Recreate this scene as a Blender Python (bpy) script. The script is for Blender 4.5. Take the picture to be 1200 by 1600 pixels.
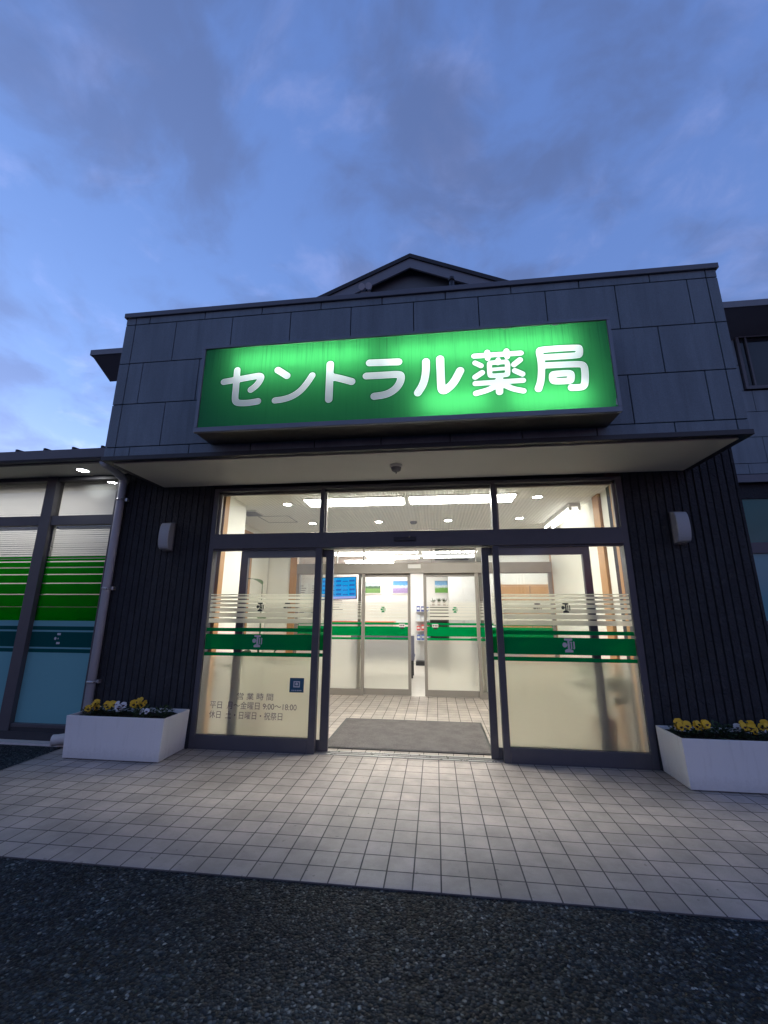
import bpy, bmesh, math, random
import numpy as np
from mathutils import Matrix, Vector
R_ = math.radians
rng = random.Random(7)
for o in list(bpy.data.objects): bpy.data.objects.remove(o)
SC = bpy.context.scene
COL = SC.collection

# ------------------------------------------------------------------ camera
cam_d = bpy.data.cameras.new('camera'); cam = bpy.data.objects.new('camera', cam_d); COL.objects.link(cam); SC.camera = cam
cam_d.sensor_fit = 'VERTICAL'; cam_d.sensor_height = 24.0; cam_d.lens = 24.0*648.882/1600
cam_d.clip_start = 0.05; cam_d.clip_end = 1000
_r = (0.99277815, 0.11986369, 0.00492349); _u = (0.02346358, -0.23425967, 0.97189087); _b = (0.1176478, -0.9647565, -0.23538031)
M = Matrix.Identity(4)
for i in range(3):
    M[i][0] = _r[i]; M[i][1] = _u[i]; M[i][2] = _b[i]
M.translation = (0.33196, -4.25341, 1.31015)
cam.matrix_world = M

# ------------------------------------------------------------------ exposure / world / sun
SC.view_settings.view_transform = 'Standard'; SC.view_settings.look = 'None'
SC.view_settings.exposure = 0.1; SC.view_settings.gamma = 1.0
SC.render.engine = 'CYCLES'
cy = SC.cycles
cy.max_bounces = 12; cy.diffuse_bounces = 5; cy.glossy_bounces = 4; cy.transmission_bounces = 10; cy.transparent_max_bounces = 32
cy.sample_clamp_indirect = 6.0; cy.caustics_reflective = False; cy.caustics_refractive = True
cy.use_denoising = True
SUN_EL, SUN_ROT = R_(-1.0), R_(-60)
W = bpy.data.worlds.new('World'); SC.world = W; W.use_nodes = True

class NT:
    """tiny node-graph helper"""
    def __init__(s, nt): s.nt = nt
    def n(s, t, **kw):
        nd = s.nt.nodes.new(t)
        for k, v in kw.items(): setattr(nd, k, v)
        return nd
    def l(s, a, b): s.nt.links.new(a, b)
    def setin(s, nd, k, v):
        if hasattr(v, 'is_linked'): s.l(v, nd.inputs[k])
        else: nd.inputs[k].default_value = v
    def math(s, op, a, b=0.0, c=None, clamp=False):
        nd = s.n('ShaderNodeMath', operation=op); nd.use_clamp = clamp
        s.setin(nd, 0, a); s.setin(nd, 1, b)
        if c is not None: s.setin(nd, 2, c)
        return nd.outputs[0]
    def vmath(s, op, a, b=(0, 0, 0)):
        nd = s.n('ShaderNodeVectorMath', operation=op); s.setin(nd, 0, a)
        if op == 'SCALE': s.setin(nd, 3, b)
        else: s.setin(nd, 1, b)
        return nd.outputs[0]
    def mix(s, f, a, b, blend='MIX'):
        nd = s.n('ShaderNodeMix', data_type='RGBA', blend_type=blend)
        s.setin(nd, 0, f); s.setin(nd, 6, a); s.setin(nd, 7, b)
        return nd.outputs[2]
    def noise(s, vec, scale, detail=4, rough=.5, dist=0.0):
        nd = s.n('ShaderNodeTexNoise'); s.setin(nd, 'Vector', vec)
        nd.inputs['Scale'].default_value = scale; nd.inputs['Detail'].default_value = detail
        nd.inputs['Roughness'].default_value = rough; nd.inputs['Distortion'].default_value = dist
        return nd.outputs[0]
    def ramp(s, f, stops):
        nd = s.n('ShaderNodeValToRGB'); cr = nd.color_ramp
        while len(cr.elements) > 1: cr.elements.remove(cr.elements[-1])
        for i, (p, c) in enumerate(stops):
            e = cr.elements[0] if i == 0 else cr.elements.new(p)
            e.position = p; e.color = (c, c, c, 1) if isinstance(c, (int, float)) else (*c, 1)
        s.setin(nd, 0, f)
        return nd.outputs[0]
    def smooth(s, v, a, b, lo=0., hi=1.):
        nd = s.n('ShaderNodeMapRange', interpolation_type='SMOOTHSTEP'); s.setin(nd, 0, v)
        nd.inputs[1].default_value = a; nd.inputs[2].default_value = b; nd.inputs[3].default_value = lo; nd.inputs[4].default_value = hi
        return nd.outputs[0]

def build_world():
    g = NT(W.node_tree)
    bg = W.node_tree.nodes['Background']
    sky = g.n('ShaderNodeTexSky', sky_type='NISHITA', sun_disc=False)
    sky.sun_elevation = SUN_EL; sky.sun_rotation = SUN_ROT
    sky.air_density = 1.0; sky.dust_density = 0.5; sky.ozone_density = 3.0
    tc = g.n('ShaderNodeTexCoord').outputs['Generated']
    sp = g.n('ShaderNodeSeparateXYZ'); g.l(tc, sp.inputs[0])
    den = g.math('ADD', g.math('MAXIMUM', sp.outputs[2], 0.0), 0.34)
    px = g.math('DIVIDE', sp.outputs[0], den); py = g.math('DIVIDE', sp.outputs[1], den)
    cb = g.n('ShaderNodeCombineXYZ'); g.l(px, cb.inputs[0]); g.l(py, cb.inputs[1])
    v = g.vmath('ADD', cb.outputs[0], (20.2, 3.3, 0.4))
    warp = g.n('ShaderNodeTexNoise'); g.l(v, warp.inputs['Vector']); warp.inputs['Scale'].default_value = 2.2; warp.inputs['Detail'].default_value = 3
    v2 = g.vmath('ADD', v, g.vmath('SCALE', g.vmath('SUBTRACT', warp.outputs['Color'], (.5, .5, .5)), .32))
    big = g.noise(v2, 2.7, 6, .50)
    mid = g.noise(g.vmath('ADD', v2, (5.3, 1.2, 3.0)), 6.5, 7, .56)
    wisp = g.noise(g.vmath('ADD', v2, (7.3, 2.2, 1.0)), 5.5, 8, .57)
    dark = g.math('MULTIPLY', g.smooth(g.math('MULTIPLY_ADD', mid, .55, g.math('MULTIPLY', big, .65)), .51, .71), 1.0)
    light = g.smooth(wisp, .50, .72)
    base = g.vmath('MULTIPLY', sky.outputs[0], (2.6, 1.95, 1.42))
    # thin high cloud scatters the last light over the whole dome, a little less away from the sunset
    veil = g.smooth(sp.outputs[1], -.5, .4, .62, 1.0)
    base = g.vmath('ADD', base, g.vmath('SCALE', g.n_rgb((.056, .114, .335)), veil))
    bw = g.n('ShaderNodeRGBToBW'); g.l(base, bw.inputs[0])
    grey = g.n_comb(bw.outputs[0])
    deck = g.mix(.6, g.vmath('SCALE', base, .74), g.vmath('MULTIPLY', grey, (.50, .66, 1.32)))
    pale = g.mix(.55, g.vmath('SCALE', base, 1.25), g.vmath('MULTIPLY', grey, (1.05, 1.25, 2.35)))
    c = g.mix(g.math('MULTIPLY', light, .95), base, pale)
    c = g.mix(g.math('MULTIPLY', dark, .78), c, deck)
    g.l(c, bg.inputs[0]); bg.inputs[1].default_value = 1.0
def _ncomb(self, v):
    nd = self.n('ShaderNodeCombineXYZ')
    for i in range(3): self.l(v, nd.inputs[i])
    return nd.outputs[0]
NT.n_comb = _ncomb
def _nrgb(self, c):
    nd = self.n('ShaderNodeRGB'); nd.outputs[0].default_value = (*c, 1); return nd.outputs[0]
NT.n_rgb = _nrgb
build_world()
sun_d = bpy.data.lights.new('sun', 'SUN'); sun = bpy.data.objects.new('sun', sun_d); COL.objects.link(sun)
sun_d.energy = 0.02; sun_d.angle = R_(30); sun_d.color = (1, .86, .75)     # the sun is down: only its afterglow is left
sun.rotation_euler = (R_(86), 0, R_(60)); sun.location = (-20, 20, 6)

# ------------------------------------------------------------------ materials
def new_mat(name):
    m = bpy.data.materials.new(name); m.use_nodes = True
    nt = m.node_tree; nt.nodes.clear()
    g = NT(nt); out = g.n('ShaderNodeOutputMaterial')
    g.out = out
    return m, g
def pos(g): return g.n('ShaderNodeNewGeometry').outputs['Position']
def pbr(name, col, rough=.6, var=.12, vscale=6.0, bump=0.0, bscale=80.0, metal=0.0, spec=.5, stretch=(1, 1, 1)):
    m, g = new_mat(name)
    b = g.n('ShaderNodeBsdfPrincipled')
    p = g.vmath('MULTIPLY', pos(g), stretch)
    f = g.noise(p, vscale, 5, .6)
    lo = tuple(c*(1-var) for c in col)+(1,); hi = tuple(min(1, c*(1+var)) for c in col)+(1,)
    g.l(g.mix(f, lo, hi), b.inputs['Base Color'])
    b.inputs['Metallic'].default_value = metal; b.inputs['Specular IOR Level'].default_value = spec
    f2 = g.noise(p, vscale*2.3, 3, .6)
    g.l(g.math('MULTIPLY_ADD', f2, .25, rough-.125, clamp=True), b.inputs['Roughness'])
    if bump:
        bp = g.n('ShaderNodeBump'); bp.inputs['Strength'].default_value = bump; bp.inputs['Distance'].default_value = .01
        g.l(g.noise(p, bscale, 4, .6), bp.inputs['Height']); g.l(bp.outputs[0], b.inputs['Normal'])
    g.l(b.outputs[0], g.out.inputs[0])
    return m
def emit(name, col, s):
    m, g = new_mat(name); e = g.n('ShaderNodeEmission')
    e.inputs[0].default_value = (*col, 1); e.inputs[1].default_value = s
    g.l(e.outputs[0], g.out.inputs[0]); return m
def clear_glass(name, tint=(.95, .97, .95)):
    m, g = new_mat(name)
    t = g.n('ShaderNodeBsdfTransparent'); t.inputs[0].default_value = (*tint, 1)
    gl = g.n('ShaderNodeBsdfGlossy'); gl.inputs['Roughness'].default_value = .02; gl.inputs[0].default_value = (1, 1, 1, 1)
    fr = g.n('ShaderNodeFresnel'); fr.inputs[0].default_value = 1.5
    f = g.math('MULTIPLY', fr.outputs[0], 1.7, clamp=True)
    mx = g.n('ShaderNodeMixShader'); g.l(f, mx.inputs[0]); g.l(t.outputs[0], mx.inputs[1]); g.l(gl.outputs[0], mx.inputs[2])
    g.l(mx.outputs[0], g.out.inputs[0]); return m
def film(name, transp, transl, diff, clear, gloss=.0, streak=0.0):
    """thin plastic film: clear share + translucent share + surface colour"""
    m, g = new_mat(name)
    t = g.n('ShaderNodeBsdfTransparent'); t.inputs[0].default_value = (*transp, 1)
    tr = g.n('ShaderNodeBsdfTranslucent'); tr.inputs[0].default_value = (*transl, 1)
    d = g.n('ShaderNodeBsdfDiffuse'); d.inputs[0].default_value = (*diff, 1)
    if streak:
        f = g.noise(g.vmath('MULTIPLY', pos(g), (6, 6, 1)), 2.0, 5, .6)
        k = g.mix(g.smooth(f, .35, .7), (1, 1, 1, 1), (1-streak, 1-streak, 1-streak, 1))
        g.l(g.mix(1.0, tuple(transl)+(1,), k, 'MULTIPLY'), tr.inputs[0])
    a = g.n('ShaderNodeAddShader'); g.l(tr.outputs[0], a.inputs[0]); g.l(d.outputs[0], a.inputs[1])
    mx = g.n('ShaderNodeMixShader'); mx.inputs[0].default_value = clear
    g.l(a.outputs[0], mx.inputs[1]); g.l(t.outputs[0], mx.inputs[2])
    sh = mx
    if gloss:
        gl = g.n('ShaderNodeBsdfGlossy'); gl.inputs['Roughness'].default_value = .05
        fr = g.n('ShaderNodeFresnel'); fr.inputs[0].default_value = 1.45
        m2 = g.n('ShaderNodeMixShader'); g.l(g.math('MULTIPLY', fr.outputs[0], gloss, clamp=True), m2.inputs[0])
        g.l(mx.outputs[0], m2.inputs[1]); g.l(gl.outputs[0], m2.inputs[2]); sh = m2
    g.l(sh.outputs[0], g.out.inputs[0]); return m
def frosted(name, col=(1.0, 1.0, .96), rough=.41):
    m, g = new_mat(name)
    rf = g.n('ShaderNodeBsdfRefraction'); rf.inputs[0].default_value = (*col, 1); rf.inputs['Roughness'].default_value = rough; rf.inputs['IOR'].default_value = 1.22
    d = g.n('ShaderNodeBsdfDiffuse'); d.inputs[0].default_value = (.7, .7, .68, 1)
    tl = g.n('ShaderNodeBsdfTranslucent'); tl.inputs[0].default_value = (.92, .91, .85, 1)
    mx = g.n('ShaderNodeMixShader'); mx.inputs[0].default_value = .22; g.l(rf.outputs[0], mx.inputs[1]); g.l(tl.outputs[0], mx.inputs[2])
    m2 = g.n('ShaderNodeMixShader'); m2.inputs[0].default_value = .05; g.l(mx.outputs[0], m2.inputs[1]); g.l(d.outputs[0], m2.inputs[2])
    g.l(m2.outputs[0], g.out.inputs[0]); return m

def asphalt_mat():
    m, g = new_mat('asphalt'); b = g.n('ShaderNodeBsdfPrincipled')
    p = pos(g)
    vo = g.n('ShaderNodeTexVoronoi', feature='F1'); g.setin(vo, 'Vector', g.vmath('ADD', p, g.vmath('SCALE', g.n_comb(g.noise(p, 60, 2)), .012))); vo.inputs['Scale'].default_value = 86
    sp = g.n('ShaderNodeSeparateColor'); g.l(vo.outputs['Color'], sp.inputs[0])
    stone = g.ramp(sp.outputs[0], [(0, (.005, .010, .014)), (.45, (.016, .030, .039)), (.8, (.042, .066, .082)), (.94, (.11, .15, .17)), (.98, (.24, .29, .30)), (1, (.36, .41, .41))])
    big = g.noise(p, 1.3, 4, .6)
    f = g.math('MULTIPLY', g.smooth(big, .3, .7, .72, 1.25), g.smooth(g.noise(p, 5.5, 5, .65), .3, .7, .78, 1.2))
    grime = g.noise(p, 14, 5, .7)
    c = g.vmath('SCALE', stone, g.math('MULTIPLY', f, g.smooth(grime, .3, .7, .45, .80)))
    edge = g.smooth(vo.outputs['Distance'], .3, .75, 1.0, .45)
    c = g.vmath('SCALE', c, edge)
    g.l(c, b.inputs['Base Color'])
    g.l(g.math('MULTIPLY_ADD', sp.outputs[1], .5, .42), b.inputs['Roughness'])
    b.inputs['Specular IOR Level'].default_value = .28
    bp = g.n('ShaderNodeBump'); bp.inputs['Strength'].default_value = .9; bp.inputs['Distance'].default_value = .006
    h = g.math('MULTIPLY_ADD', sp.outputs[2], .8, g.math('MULTIPLY', vo.outputs['Distance'], -1.0))
    g.l(h, bp.inputs['Height']); g.l(bp.outputs[0], b.inputs['Normal'])
    g.l(b.outputs[0], g.out.inputs[0]); return m
def tile_mat(name, c1, c2, grout):
    m, g = new_mat(name); b = g.n('ShaderNodeBsdfPrincipled')
    p = pos(g)
    P = .1405
    q = g.vmath('ADD', p, (-.19+P*60+.0022, 1.862+P*60-P*26+.0022, 0))
    br = g.n('ShaderNodeTexBrick'); g.l(q, br.inputs['Vector']); br.offset = 0.0; br.squash = 1.0; br.offset_frequency = 1
    br.inputs['Scale'].default_value = 1.0; br.inputs['Brick Width'].default_value = P; br.inputs['Row Height'].default_value = P
    br.inputs['Mortar Size'].default_value = .0042; br.inputs['Mortar Smooth'].default_value = .25; br.inputs['Bias'].default_value = 0.0
    br.inputs['Color1'].default_value = (*c1, 1); br.inputs['Color2'].default_value = (*c2, 1); br.inputs['Mortar'].default_value = (*grout, 1)
    n1 = g.noise(p, 260, 3, .7); n2 = g.noise(p, 2.2, 5, .62)
    c = g.vmath('SCALE', br.outputs[0], g.math('MULTIPLY', g.smooth(n1, .25, .75, .86, 1.1), g.smooth(n2, .28, .72, .80, 1.10)))
    spots = g.smooth(g.noise(p, 23, 2, .5), .68, .76, 1.0, .62)
    n3 = g.noise(p, .9, 6, .68); n4 = g.noise(p, 7.5, 5, .7)
    stain = g.math('MULTIPLY', g.smooth(n3, .34, .62, .82, 1.05), g.smooth(n4, .30, .62, .86, 1.04))
    cell = g.n('ShaderNodeTexWhiteNoise'); g.l(g.vmath('FLOOR', g.vmath('SCALE', q, 1/P)), cell.inputs['Vector'])
    c = g.vmath('SCALE', c, g.math('MULTIPLY', stain, g.math('MULTIPLY_ADD', cell.outputs['Value'], .13, .94)))
    c = g.vmath('SCALE', c, spots)
    g.l(c, b.inputs['Base Color'])
    g.l(g.math('MULTIPLY_ADD', br.outputs['Fac'], .35, g.smooth(n2, .3, .7, .40, .56)), b.inputs['Roughness'])
    bp = g.n('ShaderNodeBump'); bp.inputs['Strength'].default_value = .55; bp.inputs['Distance'].default_value = .004
    h = g.math('MULTIPLY_ADD', br.outputs['Fac'], -1.0, g.math('MULTIPLY', g.noise(p, 120, 3, .6), .22))
    g.l(h, bp.inputs['Height']); g.l(bp.outputs[0], b.inputs['Normal'])
    g.l(b.outputs[0], g.out.inputs[0]); return m
def ribbed_mat():
    m, g = new_mat('ribbed_siding'); b = g.n('ShaderNodeBsdfPrincipled'); p = pos(g)
    n = g.noise(g.vmath('MULTIPLY', p, (1, 1, .8)), 30, 6, .68, .8)
    n2 = g.noise(p, 5, 4, .6)
    c = g.mix(n, (.010, .0115, .015, 1), (.046, .050, .058, 1))
    g.l(g.vmath('SCALE', c, g.smooth(n2, .3, .7, .8, 1.15)), b.inputs['Base Color'])
    b.inputs['Roughness'].default_value = .75
    bp = g.n('ShaderNodeBump'); bp.inputs['Strength'].default_value = 1.0; bp.inputs['Distance'].default_value = .03
    g.l(n, bp.inputs['Height']); g.l(bp.outputs[0], b.inputs['Normal'])
    g.l(b.outputs[0], g.out.inputs[0]); return m
def panel_mat(name, col):
    m, g = new_mat(name); b = g.n('ShaderNodeBsdfPrincipled'); p = pos(g)
    n = g.noise(p, 150, 4, .7); n2 = g.noise(g.vmath('MULTIPLY', p, (2.6, 1, .5)), 1.7, 5, .62)
    st = g.noise(g.vmath('MULTIPLY', p, (14, 1, .5)), 1.6, 4, .6)
    k = g.math('MULTIPLY', g.smooth(n, .25, .75, .84, 1.14), g.math('MULTIPLY', g.smooth(n2, .3, .7, .84, 1.10), g.smooth(st, .5, .8, 1.0, .84)))
    g.l(g.vmath('SCALE', g.n_rgb(col), k), b.inputs['Base Color']); b.inputs['Roughness'].default_value = .62
    bp = g.n('ShaderNodeBump'); bp.inputs['Strength'].default_value = .5; bp.inputs['Distance'].default_value = .003
    g.l(n, bp.inputs['Height']); g.l(bp.outputs[0], b.inputs['Normal'])
    g.l(b.outputs[0], g.out.inputs[0]); return m
def wood_mat():
    m, g = new_mat('wood'); b = g.n('ShaderNodeBsdfPrincipled'); p = pos(g)
    n = g.noise(g.vmath('MULTIPLY', p, (60, 60, 2.5)), 1.0, 5, .6, .4)
    g.l(g.mix(n, (.33, .165, .06, 1), (.55, .31, .13, 1)), b.inputs['Base Color']); b.inputs['Roughness'].default_value = .45
    g.l(b.outputs[0], g.out.inputs[0]); return m
def ceiling_mat():
    m, g = new_mat('ribbed_ceiling_board'); b = g.n('ShaderNodeBsdfPrincipled'); p = pos(g)
    sp = g.n('ShaderNodeSeparateXYZ'); g.l(p, sp.inputs[0])
    w = g.math('SINE', g.math('MULTIPLY', sp.outputs[0], 2*math.pi/.045))
    n = g.noise(p, 70, 3, .6)
    k = g.math('MULTIPLY', g.smooth(w, -1.0, -.3, .90, 1.0), g.smooth(n, .3, .7, .93, 1.03))
    g.l(g.vmath('SCALE', g.n_rgb((.90, .885, .83)), k), b.inputs['Base Color']); b.inputs['Roughness'].default_value = .7
    bp = g.n('ShaderNodeBump'); bp.inputs['Strength'].default_value = .35; bp.inputs['Distance'].default_value = .006
    g.l(w, bp.inputs['Height']); g.l(bp.outputs[0], b.inputs['Normal'])
    g.l(b.outputs[0], g.out.inputs[0]); return m
def sign_mat():
    """back-lit acrylic: lettering by a distance attribute stored on the sheet"""
    m, g = new_mat('sign_acrylic')
    at = g.n('ShaderNodeAttribute', attribute_name='letter_dist').outputs['Fac']
    f = g.smooth(at, -.0035, .0035)        # 0 in the letters, 1 outside
    p = pos(g)
    st = g.noise(g.vmath('MULTIPLY', p, (46, 1, 1.1)), 1.0, 5, .7)
    st2 = g.noise(g.vmath('MULTIPLY', p, (10, 1, .9)), 1.0, 4, .6)
    sp = g.n('ShaderNodeSeparateXYZ'); g.l(p, sp.inputs[0])
    run = g.smooth(sp.outputs[2], 3.25, 3.66)     # rain streaks start under the top edge and die out
    dirt = g.math('MULTIPLY', g.smooth(st, .45, .75), g.math('MULTIPLY_ADD', run, .42, .10))
    dirt = g.math('ADD', dirt, g.math('MULTIPLY', g.smooth(st2, .5, .8), g.math('MULTIPLY_ADD', run, .28, .05)))
    k = g.math('SUBTRACT', 1.0, dirt)
    rim = g.smooth(at, .0, .018, .55, 1.0)
    green = g.vmath('SCALE', g.n_rgb((.045, .36, .092)), g.math('MULTIPLY', k, rim))
    white = g.vmath('SCALE', g.n_rgb((.78, .86, .84)), g.math('MULTIPLY_ADD', k, .5, .5))
    tr = g.n('ShaderNodeBsdfTranslucent'); g.l(g.mix(f, white, green), tr.inputs[0])
    d = g.n('ShaderNodeBsdfDiffuse'); g.l(g.mix(f, (.5, .51, .51, 1), (.002, .11, .05, 1)), d.inputs[0])
    a = g.n('ShaderNodeAddShader'); g.l(tr.outputs[0], a.inputs[0]); g.l(d.outputs[0], a.inputs[1])
    gl = g.n('ShaderNodeBsdfGlossy'); gl.inputs['Roughness'].default_value = .15
    fr = g.n('ShaderNodeFresnel'); fr.inputs[0].default_value = 1.45
    mx = g.n('ShaderNodeMixShader'); g.l(g.math('MULTIPLY', fr.outputs[0], .5), mx.inputs[0]); g.l(a.outputs[0], mx.inputs[1]); g.l(gl.outputs[0], mx.inputs[2])
    g.l(mx.outputs[0], g.out.inputs[0]); return m
def carpet_mat():
    m, g = new_mat('mat_pile'); b = g.n('ShaderNodeBsdfPrincipled'); p = pos(g)
    n = g.noise(p, 190, 3, .7); n2 = g.noise(p, 6, 4, .6)
    g.l(g.vmath('SCALE', g.mix(g.smooth(n, .35, .65), (.07, .064, .064, 1), (.20, .185, .18, 1)), g.smooth(n2, .3, .7, .85, 1.1)), b.inputs['Base Color'])
    b.inputs['Roughness'].default_value = .95; b.inputs['Specular IOR Level'].default_value = .1
    bp = g.n('ShaderNodeBump'); bp.inputs['Strength'].default_value = .8; bp.inputs['Distance'].default_value = .006
    g.l(n, bp.inputs['Height']); g.l(bp.outputs[0], b.inputs['Normal'])
    g.l(b.outputs[0], g.out.inputs[0]); return m

MT = {}
MT['asphalt'] = asphalt_mat()
MT['tile'] = tile_mat('ceramic_tile', (.47, .41, .365), (.39, .342, .305), (.105, .095, .09))
MT['ribbed'] = ribbed_mat()
MT['panel'] = panel_mat('fibre_cement_panel', (.19, .24, .275))
MT['panel_far'] = panel_mat('fibre_cement_panel_upper', (.20, .25, .285))
MT['caulk'] = pbr('joint_caulk', (.035, .037, .042), .8)
MT['dark_metal'] = pbr('bronze_aluminium', (.078, .076, .086), .42, .15, 9, metal=.0)
MT['cap'] = pbr('grey_flashing', (.14, .15, .175), .5, .1, 4)
MT['trim_black'] = pbr('black_trim', (.03, .03, .034), .5)
MT['soffit'] = pbr('soffit_board', (.62, .60, .56), .7, .06, 1.2, .15, 120)
MT['alu'] = pbr('champagne_aluminium', (.29, .265, .235), .4, .06, 5, metal=.2)
MT['wall_in'] = pbr('interior_wallpaper', (.84, .82, .74), .8, .04, 3, .2, 160)
MT['wall_wait'] = pbr('waiting_room_wallpaper', (.80, .79, .76), .8, .03, 3)
MT['ceil'] = ceiling_mat()
MT['ceil_plain'] = pbr('white_ceiling_board', (.72, .71, .68), .8, .04, 20)
MT['wood'] = wood_mat()
MT['vinyl_floor'] = pbr('vinyl_floor', (.58, .55, .49), .35, .08, 3)
MT['glass'] = clear_glass('window_glass')
MT['frost'] = frosted('frosted_glass_film')
MT['stripe'] = film('frosted_stripe_film', (.95, .95, .92), (.72, .70, .63), (.2, .2, .2), .15)
MT['green_film'] = film('green_vinyl_film', (.0, .35, .10), (.0, .20, .05), (.0, .20, .060), .05, .25)
MT['emblem_dark'] = pbr('emblem_dark', (.02, .03, .03), .6)
MT['emblem_pale'] = pbr('emblem_pale', (.55, .56, .58), .6)
MT['emblem_green'] = film('emblem_green', (.0, .4, .12), (.0, .35, .10), (.0, .12, .05), .2)
MT['ink'] = pbr('grey_lettering', (.23, .20, .25), .6, .05)
MT['blue_label'] = pbr('blue_label', (.012, .085, .15), .5, .05)
def planter_mat():
    m, g = new_mat('white_planter_paint'); b = g.n('ShaderNodeBsdfPrincipled'); p = pos(g)
    sp = g.n('ShaderNodeSeparateXYZ'); g.l(p, sp.inputs[0])
    run = g.noise(g.vmath('MULTIPLY', p, (26, 26, 3)), 1.0, 5, .65)
    spl = g.noise(p, 38, 5, .7)
    foot = g.smooth(g.math('ADD', sp.outputs[2], g.math('MULTIPLY', spl, -.16)), -.07, .05)       # mud splashed up from the paving
    k = g.math('MULTIPLY', g.smooth(run, .50, .78, 1.0, .82), g.math('MULTIPLY_ADD', foot, .25, .75))
    g.l(g.mix(k, (.28, .26, .23, 1), (.72, .72, .71, 1)), b.inputs['Base Color']); b.inputs['Roughness'].default_value = .5
    g.l(b.outputs[0], g.out.inputs[0]); return m
MT['planter'] = planter_mat()
MT['soil'] = pbr('soil', (.03, .022, .016), .95, .4, 30, .8, 60)
MT['leaf'] = pbr('pansy_leaf', (.03, .06, .022), .6, .4, 40)
MT['plant_leaf'] = pbr('house_plant_leaf', (.045, .09, .03), .4, .35, 12)
MT['yellow'] = pbr('yellow_petal', (.78, .47, .02), .6, .15, 40)
MT['white_petal'] = pbr('white_petal', (.62, .62, .64), .6, .1, 40)
MT['blotch'] = pbr('petal_blotch', (.05, .012, .02), .7)
MT['pipe'] = pbr('grey_downpipe', (.52, .53, .57), .4, .08, 5)
MT['pipe_white'] = pbr('white_drain_pipe', (.60, .58, .55), .5, .25, 14)
MT['lamp_opal'] = pbr('opal_lamp_cover', (.40, .42, .43), .35, .05, 5)
MT['lamp_metal'] = pbr('lamp_back_plate', (.18, .18, .19), .4, .05, 5)
MT['white_plastic'] = pbr('white_plastic', (.72, .71, .68), .45, .04, 8)
MT['grey_plastic'] = pbr('grey_plastic', (.20, .20, .21), .5, .05, 8)
MT['black'] = pbr('black_plastic', (.018, .018, .02), .5)
MT['roof'] = pbr('dark_roofing', (.045, .048, .055), .7, .25, 4, .4, 30)
MT['eave_dark'] = pbr('eave_board', (.085, .09, .105), .6, .1, 4)
MT['rake'] = pbr('rake_board', (.23, .25, .28), .6, .1, 3)
MT['gable_face'] = pbr('gable_siding', (.17, .20, .22), .75, .1, 6)
MT['upvc_dark'] = pbr('dark_window_frame', (.10, .10, .115), .45, .08, 6)
MT['dim_glass'] = pbr('unlit_window', (.012, .014, .018), .08, .1, 2)
MT['grey_pane'] = pbr('grey_blue_pane', (.22, .27, .32), .15, .1, 2)
MT['wing_wall'] = pbr('wing_room_paint', (.16, .16, .155), .8, .05, 3)
MT['teal_film'] = film('pale_teal_film', (.5, .7, .7), (.10, .20, .20), (.17, .40, .43), .0, 1.0)
MT['teal_deep'] = film('deep_teal_film', (.1, .3, .3), (.02, .10, .09), (.03, .16, .15), .0, 1.0)
MT['green_bright'] = film('bright_green_film', (.0, .5, .01), (.003, .62, .004), (.0, .03, .003), .0, .12)
MT['green_deep'] = film('deep_green_film', (.0, .1, .08), (.0, .02, .015), (.0, .075, .07), .0, 1.0)
MT['blind'] = film('blind_slat', (1, 1, 1), (.42, .41, .40), (.42, .42, .41), .0)
MT['carpet'] = carpet_mat()
MT['dark_wood'] = pbr('dark_wood', (.055, .045, .035), .5, .2, 12)
MT['steel'] = pbr('steel', (.5, .5, .5), .3, .06, 8, metal=.8)
MT['fabric'] = pbr('blue_grey_upholstery', (.16, .165, .23), .8, .1, 20)
MT['orange'] = pbr('orange_counter_top', (.55, .13, .05), .5)
MT['counter'] = pbr('white_counter', (.75, .74, .72), .5)
MT['paper'] = pbr('paper', (.78, .78, .76), .7, .04, 20)
MT['pot'] = pbr('plant_pot', (.25, .13, .08), .6, .1, 9)
WARM = (1.0, .93, .80)
MT['tube'] = emit('fluorescent_diffuser', (1.0, .98, .90), 46)
MT['tube_bare'] = emit('fluorescent_tube', (1.0, .975, .89), 7)
MT['bulb'] = emit('downlight_lamp', (1.0, .975, .89), 85)
MT['bulb_out'] = emit('eave_downlight_lamp', (.95, .98, 1.0), 75)
MT['room_tube'] = emit('waiting_room_tube', (1.0, .985, .95), 32)
MT['sign_tube'] = emit('sign_tube', (.95, 1.0, .97), 22)
MT['tv_blue'] = emit('tv_blue', (.005, .33, .78), 1.0)
MT['tv_pale'] = emit('tv_pale', (.35, .42, .85), 1.0)
MT['tv_dark'] = emit('tv_cell', (.015, .13, .48), 1.0)
MT['sign_white_in'] = pbr('sign_box_lining', (.10, .10, .10), .8, .02)
MT['sign_body'] = pbr('sign_box_metal', (.055, .052, .05), .38, .5, 4, metal=.3)
MT['sign_frame'] = pbr('sign_frame_metal', (.20, .215, .245), .4, .15, 5, metal=.3)

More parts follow.
